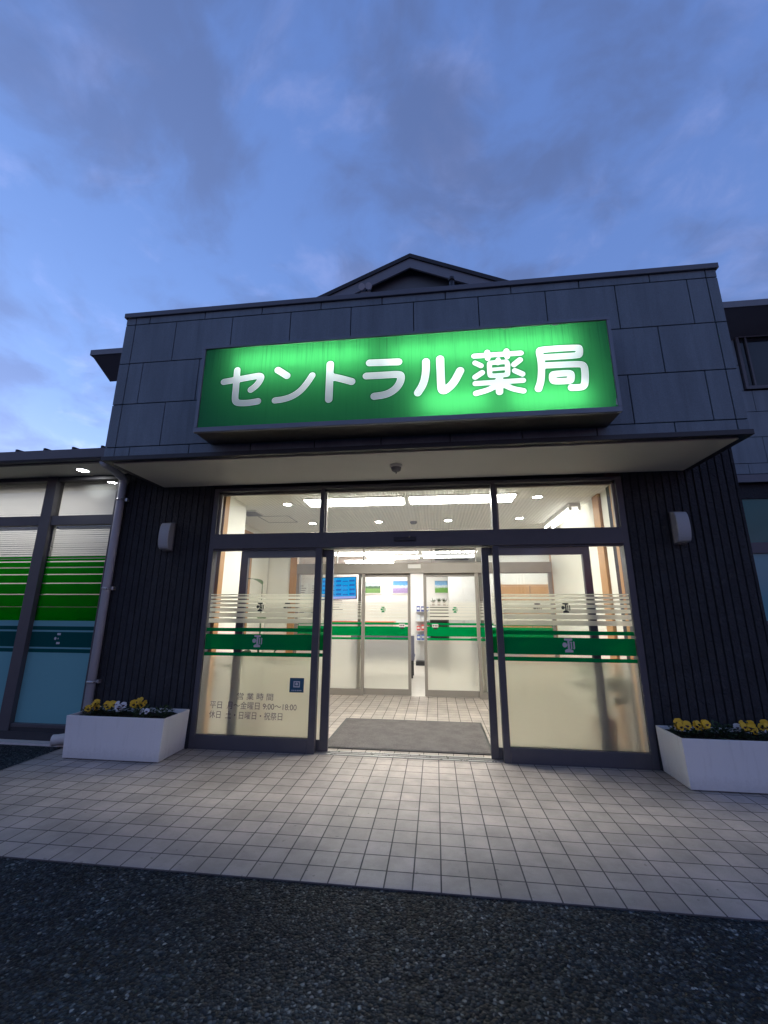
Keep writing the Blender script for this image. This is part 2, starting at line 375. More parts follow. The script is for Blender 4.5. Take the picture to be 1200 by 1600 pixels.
# ------------------------------------------------------------------ mesh helpers
class MB:
    def __init__(s): s.v = []; s.f = []; s.mi = []; s.sm = []
    def face(s, pts, mi=0, smooth=False):
        i = len(s.v); s.v += [tuple(p) for p in pts]; s.f.append(tuple(range(i, i+len(pts)))); s.mi.append(mi); s.sm.append(smooth)
    def poly(s, verts, faces, mi=0, smooth=False):
        i = len(s.v); s.v += [tuple(p) for p in verts]
        for f in faces: s.f.append(tuple(i+k for k in f)); s.mi.append(mi); s.sm.append(smooth)
    def box(s, x0, x1, y0, y1, z0, z1, mi=0):
        if x0 > x1: x0, x1 = x1, x0
        vs = [(x0, y0, z0), (x1, y0, z0), (x1, y1, z0), (x0, y1, z0), (x0, y0, z1), (x1, y0, z1), (x1, y1, z1), (x0, y1, z1)]
        s.poly(vs, [(0, 3, 2, 1), (4, 5, 6, 7), (0, 1, 5, 4), (1, 2, 6, 5), (2, 3, 7, 6), (3, 0, 4, 7)], mi)
        return s
    def frame(s, x0, x1, z0, z1, y0, y1, l, r, b, t):
        """rectangular frame in the xz plane, members butted end to end"""
        s.box(x0, x0+l, y0, y1, z0, z1); s.box(x1-r, x1, y0, y1, z0, z1)
        s.box(x0+l, x1-r, y0, y1, z0, z0+b); s.box(x0+l, x1-r, y0, y1, z1-t, z1)
        return s
    def prism(s, poly, axis, a, b, mi=0):
        """extrude a 2-D outline along axis ('x': poly in yz, 'y': poly in xz, 'z': poly in xy)"""
        n = len(poly)
        def P(p, t):
            return (t, p[0], p[1]) if axis == 'x' else (p[0], t, p[1]) if axis == 'y' else (p[0], p[1], t)
        vs = [P(p, a) for p in poly]+[P(p, b) for p in poly]
        fs = [tuple(range(n)), tuple(range(2*n-1, n-1, -1))]+[(i, n+i, n+(i+1) % n, (i+1) % n) for i in range(n)]
        s.poly(vs, fs, mi); return s
    def tube(s, pts, r, n=14, mi=0, cap=True):
        pts = [Vector(p) for p in pts]; rs = r if isinstance(r, (list, tuple)) else [r]*len(pts)
        rings = []
        for i, p in enumerate(pts):
            d = (pts[min(i+1, len(pts)-1)]-pts[max(i-1, 0)]).normalized()
            a = d.cross(Vector((0, 0, 1)));
            if a.length < 1e-3: a = Vector((1, 0, 0))
            a.normalize(); b = d.cross(a).normalized()
            rings.append([p+(a*math.cos(2*math.pi*k/n)+b*math.sin(2*math.pi*k/n))*rs[i] for k in range(n)])
        vs = [v for rg in rings for v in rg]
        fs = [(i*n+k, i*n+(k+1) % n, (i+1)*n+(k+1) % n, (i+1)*n+k) for i in range(len(pts)-1) for k in range(n)]
        s.poly(vs, fs, mi, True)
        if cap:
            s.face(list(reversed(rings[0])), mi); s.face(rings[-1], mi)
        return s
    def disc(s, c, r, z, n=28, mi=0, up=False):
        ps = [(c[0]+r*math.cos(2*math.pi*k/n), c[1]+r*math.sin(2*math.pi*k/n), z) for k in range(n)]
        s.face(ps if up else list(reversed(ps)), mi); return s
    def lathe(s, c, prof, n=28, mi=0):
        m = len(prof); vs = []
        for (r, z) in prof: vs += [(c[0]+r*math.cos(2*math.pi*k/n), c[1]+r*math.sin(2*math.pi*k/n), z) for k in range(n)]
        fs = [(i*n+k, i*n+(k+1) % n, (i+1)*n+(k+1) % n, (i+1)*n+k) for i in range(m-1) for k in range(n)]
        s.poly(vs, fs, mi, True); return s
    def build(s, name, mats, parent=None, bevel=0.0, fix=True):
        me = bpy.data.meshes.new(name)
        off = world_loc(parent) if parent is not None else Vector((0, 0, 0))
        me.from_pydata([tuple(Vector(v)-off) for v in s.v], [], s.f)
        if not isinstance(mats, (list, tuple)): mats = [mats]
        for m in mats: me.materials.append(MT[m] if isinstance(m, str) else m)
        me.polygons.foreach_set('material_index', s.mi); me.polygons.foreach_set('use_smooth', s.sm)
        if fix:
            bm = bmesh.new(); bm.from_mesh(me); bmesh.ops.remove_doubles(bm, verts=bm.verts, dist=1e-6)
            bmesh.ops.recalc_face_normals(bm, faces=bm.faces); bm.to_mesh(me); bm.free()
        me.update()
        o = bpy.data.objects.new(name, me); COL.objects.link(o)
        if parent is not None: o.parent = parent
        if bevel:
            b = o.modifiers.new('bevel', 'BEVEL'); b.width = bevel; b.segments = 2; b.limit_method = 'ANGLE'; b.harden_normals = False
        return o
def world_loc(o):
    v = Vector((0, 0, 0))
    while o is not None: v += o.location; o = o.parent
    return v
def thing(name, label, cat, loc=(0, 0, 0), group=None):
    o = bpy.data.objects.new(name, None); COL.objects.link(o); o.location = loc; o.empty_display_size = .1
    return tag(o, label, cat, group)
def tag(o, label, cat, group=None):
    o['label'] = label; o['category'] = cat
    if group: o['group'] = group
    return o
def structure(o): o['kind'] = 'structure'; return o
def copy_tree(o, parent=None):
    c = o.copy(); COL.objects.link(c)
    if parent is not None: c.parent = parent
    for ch in [x for x in bpy.data.objects if x.parent == o and x is not c]: copy_tree(ch, c)
    return c
def text_mesh(body, size, x, y, z, name, mat, parent, spacing=1.0, wx=None):
    """flat lettering standing in the xz plane, reading from the -y side"""
    cu = bpy.data.curves.new('tmp_text', 'FONT'); cu.body = body; cu.size = size; cu.space_character = spacing; cu.extrude = .0004
    ob = bpy.data.objects.new('tmp_text', cu); COL.objects.link(ob)
    dg = bpy.context.evaluated_depsgraph_get(); dg.update()
    me = bpy.data.meshes.new_from_object(ob.evaluated_get(dg))
    bpy.data.objects.remove(ob)
    xs = [v.co.x for v in me.vertices] or [0]
    k = (wx/(max(xs)-min(xs))) if wx and max(xs) > min(xs) else 1.0
    off = world_loc(parent)
    for v in me.vertices:
        v.co = Vector((x+(v.co.x-min(xs))*k, y-v.co.z, z+v.co.y))-off
    me.name = name; me.materials.clear(); me.materials.append(MT[mat])
    o = bpy.data.objects.new(name, me); COL.objects.link(o); o.parent = parent
    return o

# ------------------------------------------------------------------ ground
g = MB(); g.face([(-250, -250, -.007), (250, -250, -.007), (250, 250, -.007), (-250, 250, -.007)])
structure(g.build('ground', 'asphalt'))
g = MB(); g.box(-3.345, 3.34, -1.862, -.002, -.2, 0)
structure(g.build('tiled_pavement', 'tile', bevel=.004))
g = MB(); g.box(-2.6, 2.34, .0, 2.98, -.2, -.0006)
structure(g.build('vestibule_floor', 'tile'))
g = MB(); g.box(-4.2, 4.2, 2.982, 7.7, -.2, -.001)
structure(g.build('waiting_room_floor', 'vinyl_floor'))
g = MB(); g.box(-8.2, -3.35, -.10, -.005, -.2, .012)
structure(g.build('kerb', 'planter_grey' if 'planter_grey' in MT else 'pipe_white'))

# ------------------------------------------------------------------ the building
B = thing('pharmacy_building', 'grey panelled pharmacy with a lit glass entrance under a deep canopy', 'building', (0, 1.5, 0))
XL, XR = -2.119, 2.223
def ribbed(x0, x1, name, z1=2.95, depth=.4):
    """split-ribbed cladding: every rib is real, with a groove between"""
    m = MB(); P = .0735; gw = .0085
    prof = []
    x = x0
    while x < x1-.005:
        xe = min(x+P, x1)
        j = rng.uniform(-.004, .004)
        prof += [(x, .006), (x+gw*.5, .006), (x+gw, -.010+j), (xe-gw*.6, -.010-j), (xe-gw*.1, .006)]
        x = xe
    prof += [(x1, depth), (x0, depth)]
    m.prism(prof, 'z', 0.0, z1)
    return m.build(name, 'ribbed', B)
ribbed(-3.255, XL-.003, 'ribbed_wall')
ribbed(XR+.003, 3.29, 'ribbed_wall')
for q in ((2.99, 3.285), (-3.25, -3.0)):
    m = MB(); m.box(*q, .4, 2.9, 0, 2.95); m.build('side_wall', 'ribbed', B)

# canopy: panels on a dark backing, bond pattern with real joints
CX0, CX1, CY = -2.765, 2.835, -.843
m = MB()
rows = [(2.755, 2.842, 0), (2.850, 3.297, 1), (3.305, 3.752, 0), (3.760, 4.207, 1), (4.215, 4.292, 0)]
XA, XB = -2.81, 2.874
cl, cr_ = -2.70, 2.785      # corner pieces
for z0, z1, off in rows:
    m.box(XA, cl-.005, CY, CY+.03, z0, z1); m.box(cr_+.005, XB, CY, CY+.03, z0, z1)
    xs = [-2.242+.608*k+(.304 if not off else 0)-(.608 if not off else 0) for k in range(-1, 11)]
    xs = [x for x in xs if cl+.06 < x < cr_-.06]
    e = [cl]+xs+[cr_]
    for a, b in zip(e[:-1], e[1:]): m.box(a+.004, b-.004, CY-rng.uniform(0, .0012), CY+.03, z0, z1)
canopy = m.build('canopy_fascia', 'panel', B, bevel=.003)
m = MB(); m.box(XA+.012, XB-.012, CY+.0305, -.02, 2.755, 4.29); m.box(XA+.2, XB-.2, -.02, 2.88, 2.96, 4.28); m.build('backing', 'caulk', canopy)
for q in ((XA, XA+.011), (XB-.011, XB)):
    m = MB(); m.box(*q, CY+.031, -.02, 2.755, 4.29); m.build('side_panel', 'panel', canopy)
m = MB(); m.box(XA-.018, XB+.018, CY-.022, CY+.20, 4.292, 4.345); m.build('cap', 'cap', canopy, bevel=.004)
m = MB()
m.box(XA-.01, XB+.015, CY-.014, CY+.05, 2.708, 2.752); m.box(XA-.01, XA+.075, CY+.05, -.013, 2.708, 2.752); m.box(XB-.065, XB+.015, CY+.05, -.013, 2.708, 2.752)
m.build('drip_trim', 'trim_black', canopy, bevel=.003)
m = MB(); m.box(XA+.0755, XB-.0655, CY+.0505, -.014, 2.697, 2.74); m.build('soffit', 'soffit', canopy)

# glazed front
def films(parent, x0, x1, y, mats=('green_film', 'stripe'), flip=1, front=.0025, stripes=True, gaps=None):
    m = MB()
    for z0, z1 in ((1.112, 1.147), (.932, 1.084), (.870, .903)): m.box(x0, x1, y-front-.0006, y-front, z0, z1)
    m.build('green_band', mats[0], parent)
    if stripes:
        m = MB()
        zs = [1.493, 1.482, 1.469, 1.446, 1.433, 1.406, 1.392, 1.363, 1.349, 1.313, 1.299, 1.257, 1.243, 1.198]
        for a, b in zip(zs[0::2], zs[1::2]): m.box(x0+.015, x1-.003, y-front-.0006, y-front, b, a)
        m.build('frosted_stripes', mats[1], parent)
def emblem(parent, cx, cz, h, y, mat):
    """round-headed mark: a tall T with serif bars, a ring to its left and two rounded bars to its right"""
    m = MB(); s = h/2; t = .0008
    def pr(poly): m.prism([(cx+a*s, cz+b*s) for a, b in poly], 'y', y-t, y)
    pr([(-.62, 1.0), (.55, 1.0), (.55, .72), (.12, .62), (.02, .62), (-.32, .70), (-.62, .72)])
    pr([(-.18, .619), (.115, .619), (.115, -.519), (-.18, -.519)])
    pr([(-.62, -1.0), (.55, -1.0), (.55, -.70), (.12, -.52), (-.30, -.52), (-.62, -.70)])
    n = 18
    ring = [(-.60+.34*math.cos(2*math.pi*k/n), .06+.36*math.sin(2*math.pi*k/n)) for k in range(n)]
    pr(ring)
    pr([(-.259, .12), (-.181, .12), (-.181, 0), (-.259, 0)])
    for xo in (.20, .58): pr([(xo, .42), (xo+.10, .58), (xo+.26, .50), (xo+.26, -.40), (xo+.18, -.56), (xo, -.48), (xo+.07, -.34), (xo+.07, .38)])
    return m.build('emblem', mat, parent, fix=True)

m = MB()
m.box(XL, XL+.055, 0, .10, 0, 2.662); m.box(XR-.06, XR, 0, .10, 0, 2.662)
m.box(XL+.055, XR-.06, -.012, .13, 1.974, 2.138)
m.box(XL+.055, XR-.06, 0, .10, 2.628, 2.662)
for a, b in ((-.885, -.835), (.931, .983)): m.box(a, b, 0, .10, 2.138, 2.628)
for a, b in ((-.915, -.845), (.915, .976)): m.box(a, b, 0, .062, 0, 1.974)
ef = m.build('entrance_frame', 'dark_metal', B, bevel=.003)
m = MB(); m.box(-.08, .145, -.035, -.0125, 2.03, 2.072); m.build('door_sensor', 'trim_black', ef, bevel=.004)
m = MB()
m.box(-.842, .912, .008, .030, -.0003, .006); m.box(-.842, .912, .060, .072, -.0003, .006); m.box(-.842, .912, .10, .118, -.0003, .006)
m.build('floor_track', 'steel', ef)
m = MB(); m.box(XL+.055, XR-.06, .07, .10, 2.600, 2.6275); m.box(XL+.0555, XL+.085, .03, .06, 2.14, 2.60); m.box(XR-.09, XR-.0605, .03, .06, 2.14, 2.60)
for a, b in ((-.885, -.835), (.931, .983)): m.box(b+.0005, b+.018, .03, .06, 2.14, 2.60)
m.build('glazing_bead', 'alu', ef)
for a, b in ((XL+.0555, -.8855), (-.8345, .9305), (.9835, XR-.0605)):
    m = MB(); m.face([(a, .05, 2.1385), (b, .05, 2.1385), (b, .05, 2.6275), (a, .05, 2.6275)]); m.build('transom_pane', 'glass', ef, fix=False)

def fixed_panel(x0, x1, label=None):
    m = MB(); m.box(x0, x1, .0, .060, .0, .131)
    p = m.build('fixed_panel', 'dark_metal', B, bevel=.003)
    m = MB(); m.box(x0, x1, .010, .055, 1.955, 1.9735); m.build('top_rail', 'dark_metal', p, bevel=.002)
    y = .030
    m = MB(); m.face([(x0, y, .868), (x1, y, .868), (x1, y, 1.9545), (x0, y, 1.9545)]); m.build('pane', 'glass', p, fix=False)
    m = MB(); m.box(x0+.0004, x1-.0004, y-.004, y+.004, .132, .868); m.build('frosted_pane', 'frost', p)
    films(p, x0, x1, y)
    return p
fl = fixed_panel(XL+.0555, -.9155)
emblem(fl, -1.495, 1.018, .118, .0255, 'emblem_pale'); emblem(fl, -1.492, 1.36, .088, .0262, 'emblem_dark')
fr = fixed_panel(.9765, XR-.0605)
emblem(fr, 1.572, 1.018, .125, .0255, 'emblem_pale'); emblem(fr, 1.578, 1.362, .092, .0262, 'emblem_dark')
text_mesh('営 業 時 間', .07, -1.665, .0254, .462, 'lettering', 'ink', fl, wx=.375)
text_mesh('平日  月～金曜日 9:00～18:00', .075, -1.945, .0254, .374, 'lettering', 'ink', fl, wx=.90)
text_mesh('休日  土・日曜日・祝祭日', .075, -1.945, .0254, .284, 'lettering', 'ink', fl, wx=.76)
m = MB(); m.box(-1.127, -.982, .0245, .0258, .538, .672); st = m.build('label', 'blue_label', fl)
st['label'] = 'square dark blue label with a pale pictogram'
m = MB(); y0, y1 = .0238, .0244
m.frame(-1.088, -1.022, .585, .642, y0, y1, .010, .010, .010, .010); m.prism([(-1.066, .604), (-1.044, .604), (-1.040, .618), (-1.055, .632), (-1.070, .618)], 'y', y0, y1)
for k in range(6): m.box(-1.105+.018*k, -1.094+.018*k, y0, y1, .552, .561)
m.build('pictogram', 'emblem_pale', fl)

def sliding_door(x0, x1, y0, y1, z0, z1, st_w, top, bot, mat, name, em=None, sticker=None, stripes=True):
    m = MB(); m.frame(x0, x1, z0, z1, y0, y1, st_w, st_w, bot, top)
    d = m.build(name, mat, B, bevel=.003); y = (y0+y1)/2
    a, b = x0+st_w+.0005, x1-st_w-.0005
    m = MB(); m.face([(a, y, .868), (b, y, .868), (b, y, z1-top-.0005), (a, y, z1-top-.0005)]); m.build('pane', 'glass', d, fix=False)
    m = MB(); m.box(a, b, y-.004, y+.004, z0+bot+.0005, .868); m.build('frosted_pane', 'frost', d)
    films(d, a, b, y, stripes=stripes)
    if em: emblem(d, em, 1.36, .092, y-.0045, 'emblem_green' if mat == 'alu' else 'emblem_dark')
    if sticker:
        m = MB(); m.box(sticker-.05, sticker+.05, y-.0052, y-.0046, 1.075, 1.128); m.build('notice', 'paper', d)
        m = MB(); m.box(sticker-.03, sticker+.035, y-.0052, y-.0046, 1.045, 1.074)
        for k in range(3): m.box(sticker-.04+.03*k, sticker-.022+.03*k, y-.0059, y-.0053, 1.088, 1.116)
        m.build('notice_print', 'black', d)
    return d
ld = sliding_door(-1.772, -.735, .075, .112, .008, 1.965, .082, .08, .095, 'dark_metal', 'sliding_door', em=-1.22)
ld['label'] = 'dark framed sliding door pushed open to the side of the opening hours'
rd = sliding_door(.812, 1.868, .075, .112, .008, 1.965, .070, .08, .095, 'dark_metal', 'sliding_door', em=1.33)
rd['label'] = 'dark framed sliding door pushed open behind the plain frosted panel'

# vestibule shell
ZC = 2.66
m = MB(); m.box(-2.11, -2.07+.0, .1015, .72, 0, ZC); m.box(-2.62, -2.111, .70, .72, 0, ZC)
m.box(-2.66, -2.62, .70, .98, 0, ZC); m.box(-2.66, -2.62, 2.05, 2.90, 0, ZC); m.box(-2.66, -2.62, .98, 2.05, 0, .9); m.box(-2.66, -2.62, .98, 2.05, 2.48, ZC)
m.box(-2.62, -2.215, 2.92, 2.98, 0, ZC)
m.build('vestibule_wall', 'wall_in', B)
m = MB(); m.box(2.25, 2.30, .1015, 2.90, 0, ZC); m.box(2.325, 2.6, 2.92, 2.98, 0, ZC)
m.build('vestibule_wall', 'wall_in', B)
m = MB(); m.box(-2.62, 2.25, .131, 2.97, ZC, ZC+.04); m.build('vestibule_ceiling', 'ceil', B)
m = MB()
for q in ((-2.0695, -2.028, .1018, .20), (2.185, 2.2495, .1018, .22), (2.215, 2.2495, .62, .80), (-2.21, -2.085, 2.885, 2.99), (2.243, 2.325, 2.885, 2.99)):
    m = MB(); m.box(*q, 0, ZC-.002); m.build('wood_post', 'wood', B, bevel=.003)
m = MB(); m.box(-2.6195, -2.59, .90, .98, .82, 2.56); m.box(-2.6195, -2.59, 2.05, 2.14, .82, 2.56); m.box(-2.6195, -2.59, .98, 2.05, 2.48, 2.56); m.box(-2.6195, -2.59, .98, 2.05, .82, .90)
sw = m.build('side_window', 'wood', B, bevel=.002)
m = MB(); m.face([(-2.64, .98, .9), (-2.64, 2.05, .9), (-2.64, 2.05, 2.48), (-2.64, .98, 2.48)]); m.build('pane', 'grey_pane', sw)
m = MB(); m.face([(-2.05, 1.30, ZC-.001), (-1.72, 1.30, ZC-.001), (-1.72, 1.72, ZC-.001), (-2.05, 1.72, ZC-.001)])
m = MB(); m.frame(-2.2, -1.74, 1.36, 1.80, ZC-.004, ZC-.001, .012, .012, .012, .012)
m2 = MB()
for v in m.v: m2.v.append((v[0], v[2], ZC-.004+(v[1]-(ZC-.004))))
m2.f, m2.mi, m2.sm = m.f, m.mi, m.sm
m2.build('ceiling_hatch', 'grey_plastic', B)

# inner screen
y0, y1 = 2.90, 2.985
m = MB()
m.box(-2.084, 2.242, y0-.02, y1, 1.965, 2.14); m.box(-2.084, 2.242, y0, y1, 2.625, 2.66)
m.box(-2.084, -2.03, y0, y1, 0, 1.965); m.box(2.19, 2.242, y0, y1, 0, 1.965)
m.box(-.915, -.862, y0, y0+.05, 0, 1.965); m.box(.995, 1.05, y0, y0+.05, 0, 1.965)
m.box(-.905, -.885, y0, y0+.05, 2.14, 2.625); m.box(.28, .288, y0+.01, y0+.03, 2.14, 2.625); m.box(1.02, 1.04, y0, y0+.05, 2.14, 2.625)
m.box(-2.03, -.915, y0, y0+.05, 0, .10); m.box(1.05, 2.19, y0, y0+.05, 0, .10)
isc = m.build('inner_door_frame', 'alu', B, bevel=.002)
m = MB(); m.box(-.12, .10, y0-.035, y0-.0205, 2.045, 2.115); m.build('door_sensor', 'white_plastic', isc, bevel=.004)
m = MB()
for a, b in ((-2.084, -.905), (-.885, .28), (.288, 1.02), (1.04, 2.242)): m.face([(a, y0+.02, 2.14), (b, y0+.02, 2.14), (b, y0+.02, 2.625), (a, y0+.02, 2.625)])
m.build('transom_pane', 'glass', isc, fix=False)
for a, b in ((-2.03, -.9155), (1.0505, 2.19)):
    m = MB(); m.box(a, b, y0+.01, y0+.045, 1.955, 1.9645); p = m.build('inner_fixed_panel', 'alu', B)
    y = y0+.025
    m = MB(); m.face([(a, y, .868), (b, y, .868), (b, y, 1.955), (a, y, 1.955)]); m.build('pane', 'glass', p, fix=False)
    m = MB(); m.box(a+.0005, b-.0005, y-.004, y+.004, .101, .868); m.build('frosted_pane', 'frost', p)
    films(p, a, b, y)
sliding_door(-.99, -.085, 2.955, 2.982, .008, 1.962, .048, .052, .095, 'alu', 'inner_door', em=-.555, sticker=-.235)['label'] = 'champagne framed inner door beside the bench end'
sliding_door(.135, 1.12, 2.955, 2.982, .008, 1.962, .048, .052, .095, 'alu', 'inner_door', em=.655, sticker=.32)['label'] = 'champagne framed inner door in front of the white cabinet'

# waiting room shell
YB = 7.6
m = MB(); m.box(-4.25, 4.25, YB, YB+.1, 0, 2.7); m.box(-4.25, -4.2, 2.99, YB, 0, 2.7); m.box(4.2, 4.25, 2.99, YB, 0, 2.7)
m.box(-4.2, -2.62, 2.93, 2.985, 0, 2.7); m.box(2.6, 4.2, 2.93, 2.985, 0, 2.7)
m.box(1.5, 4.2, 5.5, 5.56, 0, 2.7)
m.build('waiting_room_wall', 'wall_wait', B)
m = MB(); m.box(-4.2, 4.2, 2.986, YB, 2.70, 2.74); m.build('waiting_room_ceiling', 'ceil_plain', B)
m = MB(); m.box(1.73, 3.12, 5.455, 5.495, 0.0, 1.90); wd = m.build('wooden_door', 'wood', B, bevel=.003)
m = MB(); m.frame(1.70, 3.15, 0, 1.935, 5.44, 5.454, .03, .03, .001, .03); m.build('door_frame', 'wood', wd)
m = MB(); m.box(2.42, 2.43, 5.445, 5.4545, 0, 1.90); m.build('joint', 'caulk', wd)

# ---- left wing
def wing_window(x0, x1, y, z0, zt0, zt1, z2, blind=True, name='wing_window'):
    m = MB(); f = .045
    m.box(x0, x1, y-.03, y+.05, zt0, zt1)
    w = m.build(name, 'dark_metal', B, bevel=.003)
    m = MB(); m.box(x0, x1, y-.03, y+.05, z0, z0+.035); m.build('sill', 'dark_metal', w, bevel=.003)
    m = MB(); m.box(x0, x1, y-.03, y+.05, z2, z2+.05); m.build('head', 'dark_metal', w, bevel=.003)
    m = MB(); m.face([(x0, y+.012, 1.205), (x1, y+.012, 1.205), (x1, y+.012, zt0), (x0, y+.012, zt0)]); m.build('pane', 'glass', w, fix=False)
    m = MB(); m.face([(x0, y+.012, zt1), (x1, y+.012, zt1), (x1, y+.012, z2), (x0, y+.012, z2)]); m.build('upper_pane', 'glass', w, fix=False)
    m = MB(); m.box(x0, x1, y+.011, y+.013, z0+.0355, 1.2045); m.build('pale_film', 'teal_film', w)
    return w
yw = .045
def wing_bay(x0, x1):
    w = wing_window(x0, x1, yw, .125, 2.287, 2.40, 2.835)
    m = MB()
    for a, b in ((1.905, 1.924), (1.8705, 1.8955), (1.804, 1.8575), (1.723, 1.791), (1.623, 1.711), (1.497, 1.611), (1.357, 1.485), (1.2055, 1.351)):
        m.box(x0+.002, x1-.002, yw+.0100, yw+.0108, a, b)
    m.build('green_stripes', 'green_bright', w)
    m = MB()
    for a, b in ((1.105, 1.145), (.925, 1.085), (.868, .907)): m.box(x0+.002, x1-.002, yw+.0095, yw+.0103, a, b)
    m.build('dark_green_band', 'green_deep', w)
    def blind(za, zb, hs, x0=x0-.132, x1=x1):
        m = MB(); n = int((zb-za)/.025); yb = yw+.085
        for k in range(n):
            z = za+.0125+k*.025+rng.uniform(-.0012, .0012); t = rng.uniform(-.0006, .0006)
            m.face([(x0, yb+.006, z-hs), (x1, yb+.006, z-hs+t), (x1, yb-.006, z+hs+t), (x0, yb-.006, z+hs)])
        m.build('blind', 'blind', w, fix=False)
    blind(2.405, 2.83, .0135); blind(1.19, 2.27, .0103)
    m = MB(); m.box(x0+.02, x1-.02, yw+.07, yw+.10, 2.2705, 2.286); m.build('head_rail', 'white_plastic', w)
    return w
w1 = wing_bay(-4.14, -3.345); w2 = wing_bay(-5.20, -4.275); w3 = wing_bay(-6.25, -5.335)
for a, z in ((-3.80, 1.063), (-3.795, .968)):
    m = MB(); m.box(a-.02, a+.022, yw+.0085, yw+.0093, z-.012, z+.010); m.build('worn_emblem', 'emblem_pale', w1)
m = MB(); m.prism([(-3.835+.014*math.cos(k*.6), 1.015+.016*math.sin(k*.6)) for k in range(10)], 'y', yw+.0085, yw+.0093); m.box(-3.806, -3.795, yw+.0085, yw+.0093, 1.008, 1.022); m.build('worn_emblem', 'emblem_pale', w1)
for a, b in ((-3.3445, -3.258), (-4.2745, -4.1405), (-5.3345, -5.2005), (-6.3845, -6.2505)):
    m = MB(); m.box(a, b, yw-.045, yw+.06, .09, 2.885); m.build('window_post', 'dark_metal', B, bevel=.003)
for q in (-4.1395, -5.1995):
    m = MB(); m.box(q, q+.018, yw+.0145, yw+.045, 1.206, 2.286); m.build('glazing_bead', 'steel', B)
m = MB(); m.box(-8, -3.26, .0, .12, 0, .0895); m.box(-8, -3.26, .02, .12, .0895, .1245); m.box(-8, -6.385, .0, .2, .09, 2.88); m.build('base_wall', 'caulk', B)
m = MB(); m.box(-8, -3.0, -.43, .12, 2.886, 2.91); m.build('wing_soffit', 'soffit', B)
m = MB(); m.box(-7.9, -3.3, 2.6, 2.7, 0, 2.85); m.box(-7.95, -7.9, .2, 2.6, 0, 2.85); m.box(-3.30, -3.26, .45, 2.6, 0, 2.85); m.build('wing_room_wall', 'wing_wall', B)
m = MB(); m.box(-7.9, -3.3, .125, 2.6, 2.852, 2.88); m.build('wing_room_ceiling', 'wing_wall', B)
m = MB(); m.box(-7.9, -3.3, .125, 2.6, -.1, .003); m.build('wing_room_floor', 'vinyl_floor', B)
# wing roof: gutter, fascia, standing seam sheet
m = MB(); m.prism([(-.46, 3.00), (2.88, 3.34), (2.88, 3.30), (-.46, 2.96)], 'x', -8.1, -2.83)
for k in range(12):
    x = -3.19-.345*k-.353+.35
    m.prism([(-.47, 3.001), (-.47, 3.045), (2.87, 3.375), (2.87, 3.33)], 'x', x-.012, x+.012)
wr = m.build('wing_roof', 'roof', B)
m = MB(); m.prism([(-.43, 2.885), (-.475, 2.885), (-.50, 2.905), (-.51, 3.0), (-.50, 3.005), (-.485, 3.005), (-.48, 2.93), (-.43, 2.92)], 'x', -8.1, -2.83); m.build('gutter', 'cap', wr)
m = MB(); m.box(-8.1, -2.83, -.429, -.40, 2.87, 2.955); m.build('fascia_board', 'eave_dark', wr)

# ---- storey above and wing to the right
m = MB()
YU = 2.9
def panel_rows(m, x0, x1, y, zrows, off0):
    for i, (a, b) in enumerate(zrows):
        xs = [x0]+[x for x in [(-6.0+.606*k+(.303 if (i+off0) % 2 else 0)) for k in range(0, 30)] if x0+.05 < x < x1-.05]+[x1]
        for u, v in zip(xs[:-1], xs[1:]): m.box(u+.004, v-.004, y, y+.025, a+.004, b-.004)
zr = [(3.55, 3.735), (3.735, 4.195), (4.195, 4.655), (4.655, 5.05)]
panel_rows(m, -5.7, 9.5, YU, zr, 0)
panel_rows(m, -5.7, 5.70, YU, [(5.05, 5.55), (5.55, 6.05)], 0)
up = m.build('upper_wall', 'panel_far', B, bevel=.003)
m = MB(); m.box(-5.69, 9.49, YU+.0255, YU+.15, 3.40, 6.32); m.build('backing', 'caulk', up)
m = MB(); m.box(3.30, 9.5, YU-.045, YU+.02, 3.44, 3.53); m.box(3.30, 9.5, YU-.06, YU+.02, 3.395, 3.439); m.build('belt_flashing', 'cap', up, bevel=.004)
m = MB(); m.frame(5.72, 7.6, 5.07, 6.12, YU-.03, YU+.02, .05, .05, .06, .05); m.box(6.62, 6.67, YU-.028, YU+.018, 5.13, 6.07); m.box(5.865, 5.895, YU-.028, YU+.018, 5.13, 6.07)
uw = m.build('upper_window', 'upvc_dark', B, bevel=.003)
m = MB(); m.box(5.77, 7.55, YU+.003, YU+.012, 5.13, 6.07); m.build('pane', 'dim_glass', uw)
# right lower wall and window
m = MB(); m.box(3.30, 5.0, YU+.03, YU+.15, 0, 3.394); m.box(5.0, 9.5, YU+.06, YU+.15, 0, 1.16); m.box(5.0, 9.5, YU+.03, YU+.15, 3.14, 3.394); m.build('right_wall', 'ribbed', B)
m = MB(); m.box(5.0, 7.9, YU+.02, YU+.09, 2.25, 2.42); m.box(5.0, 7.9, YU+.02, YU+.09, 1.161, 1.215); m.box(4.95, 4.999, YU+.02, YU+.09, 1.161, 3.139)
rw = m.build('right_window', 'upvc_dark', B, bevel=.003)
m = MB(); m.box(5.0, 7.9, YU+.05, YU+.055, 2.4205, 3.139); m.build('upper_pane', 'teal_deep', rw)
m = MB(); m.box(5.0, 7.9, YU+.05, YU+.055, 1.2155, 2.2495); m.build('pale_pane', 'teal_film', rw)
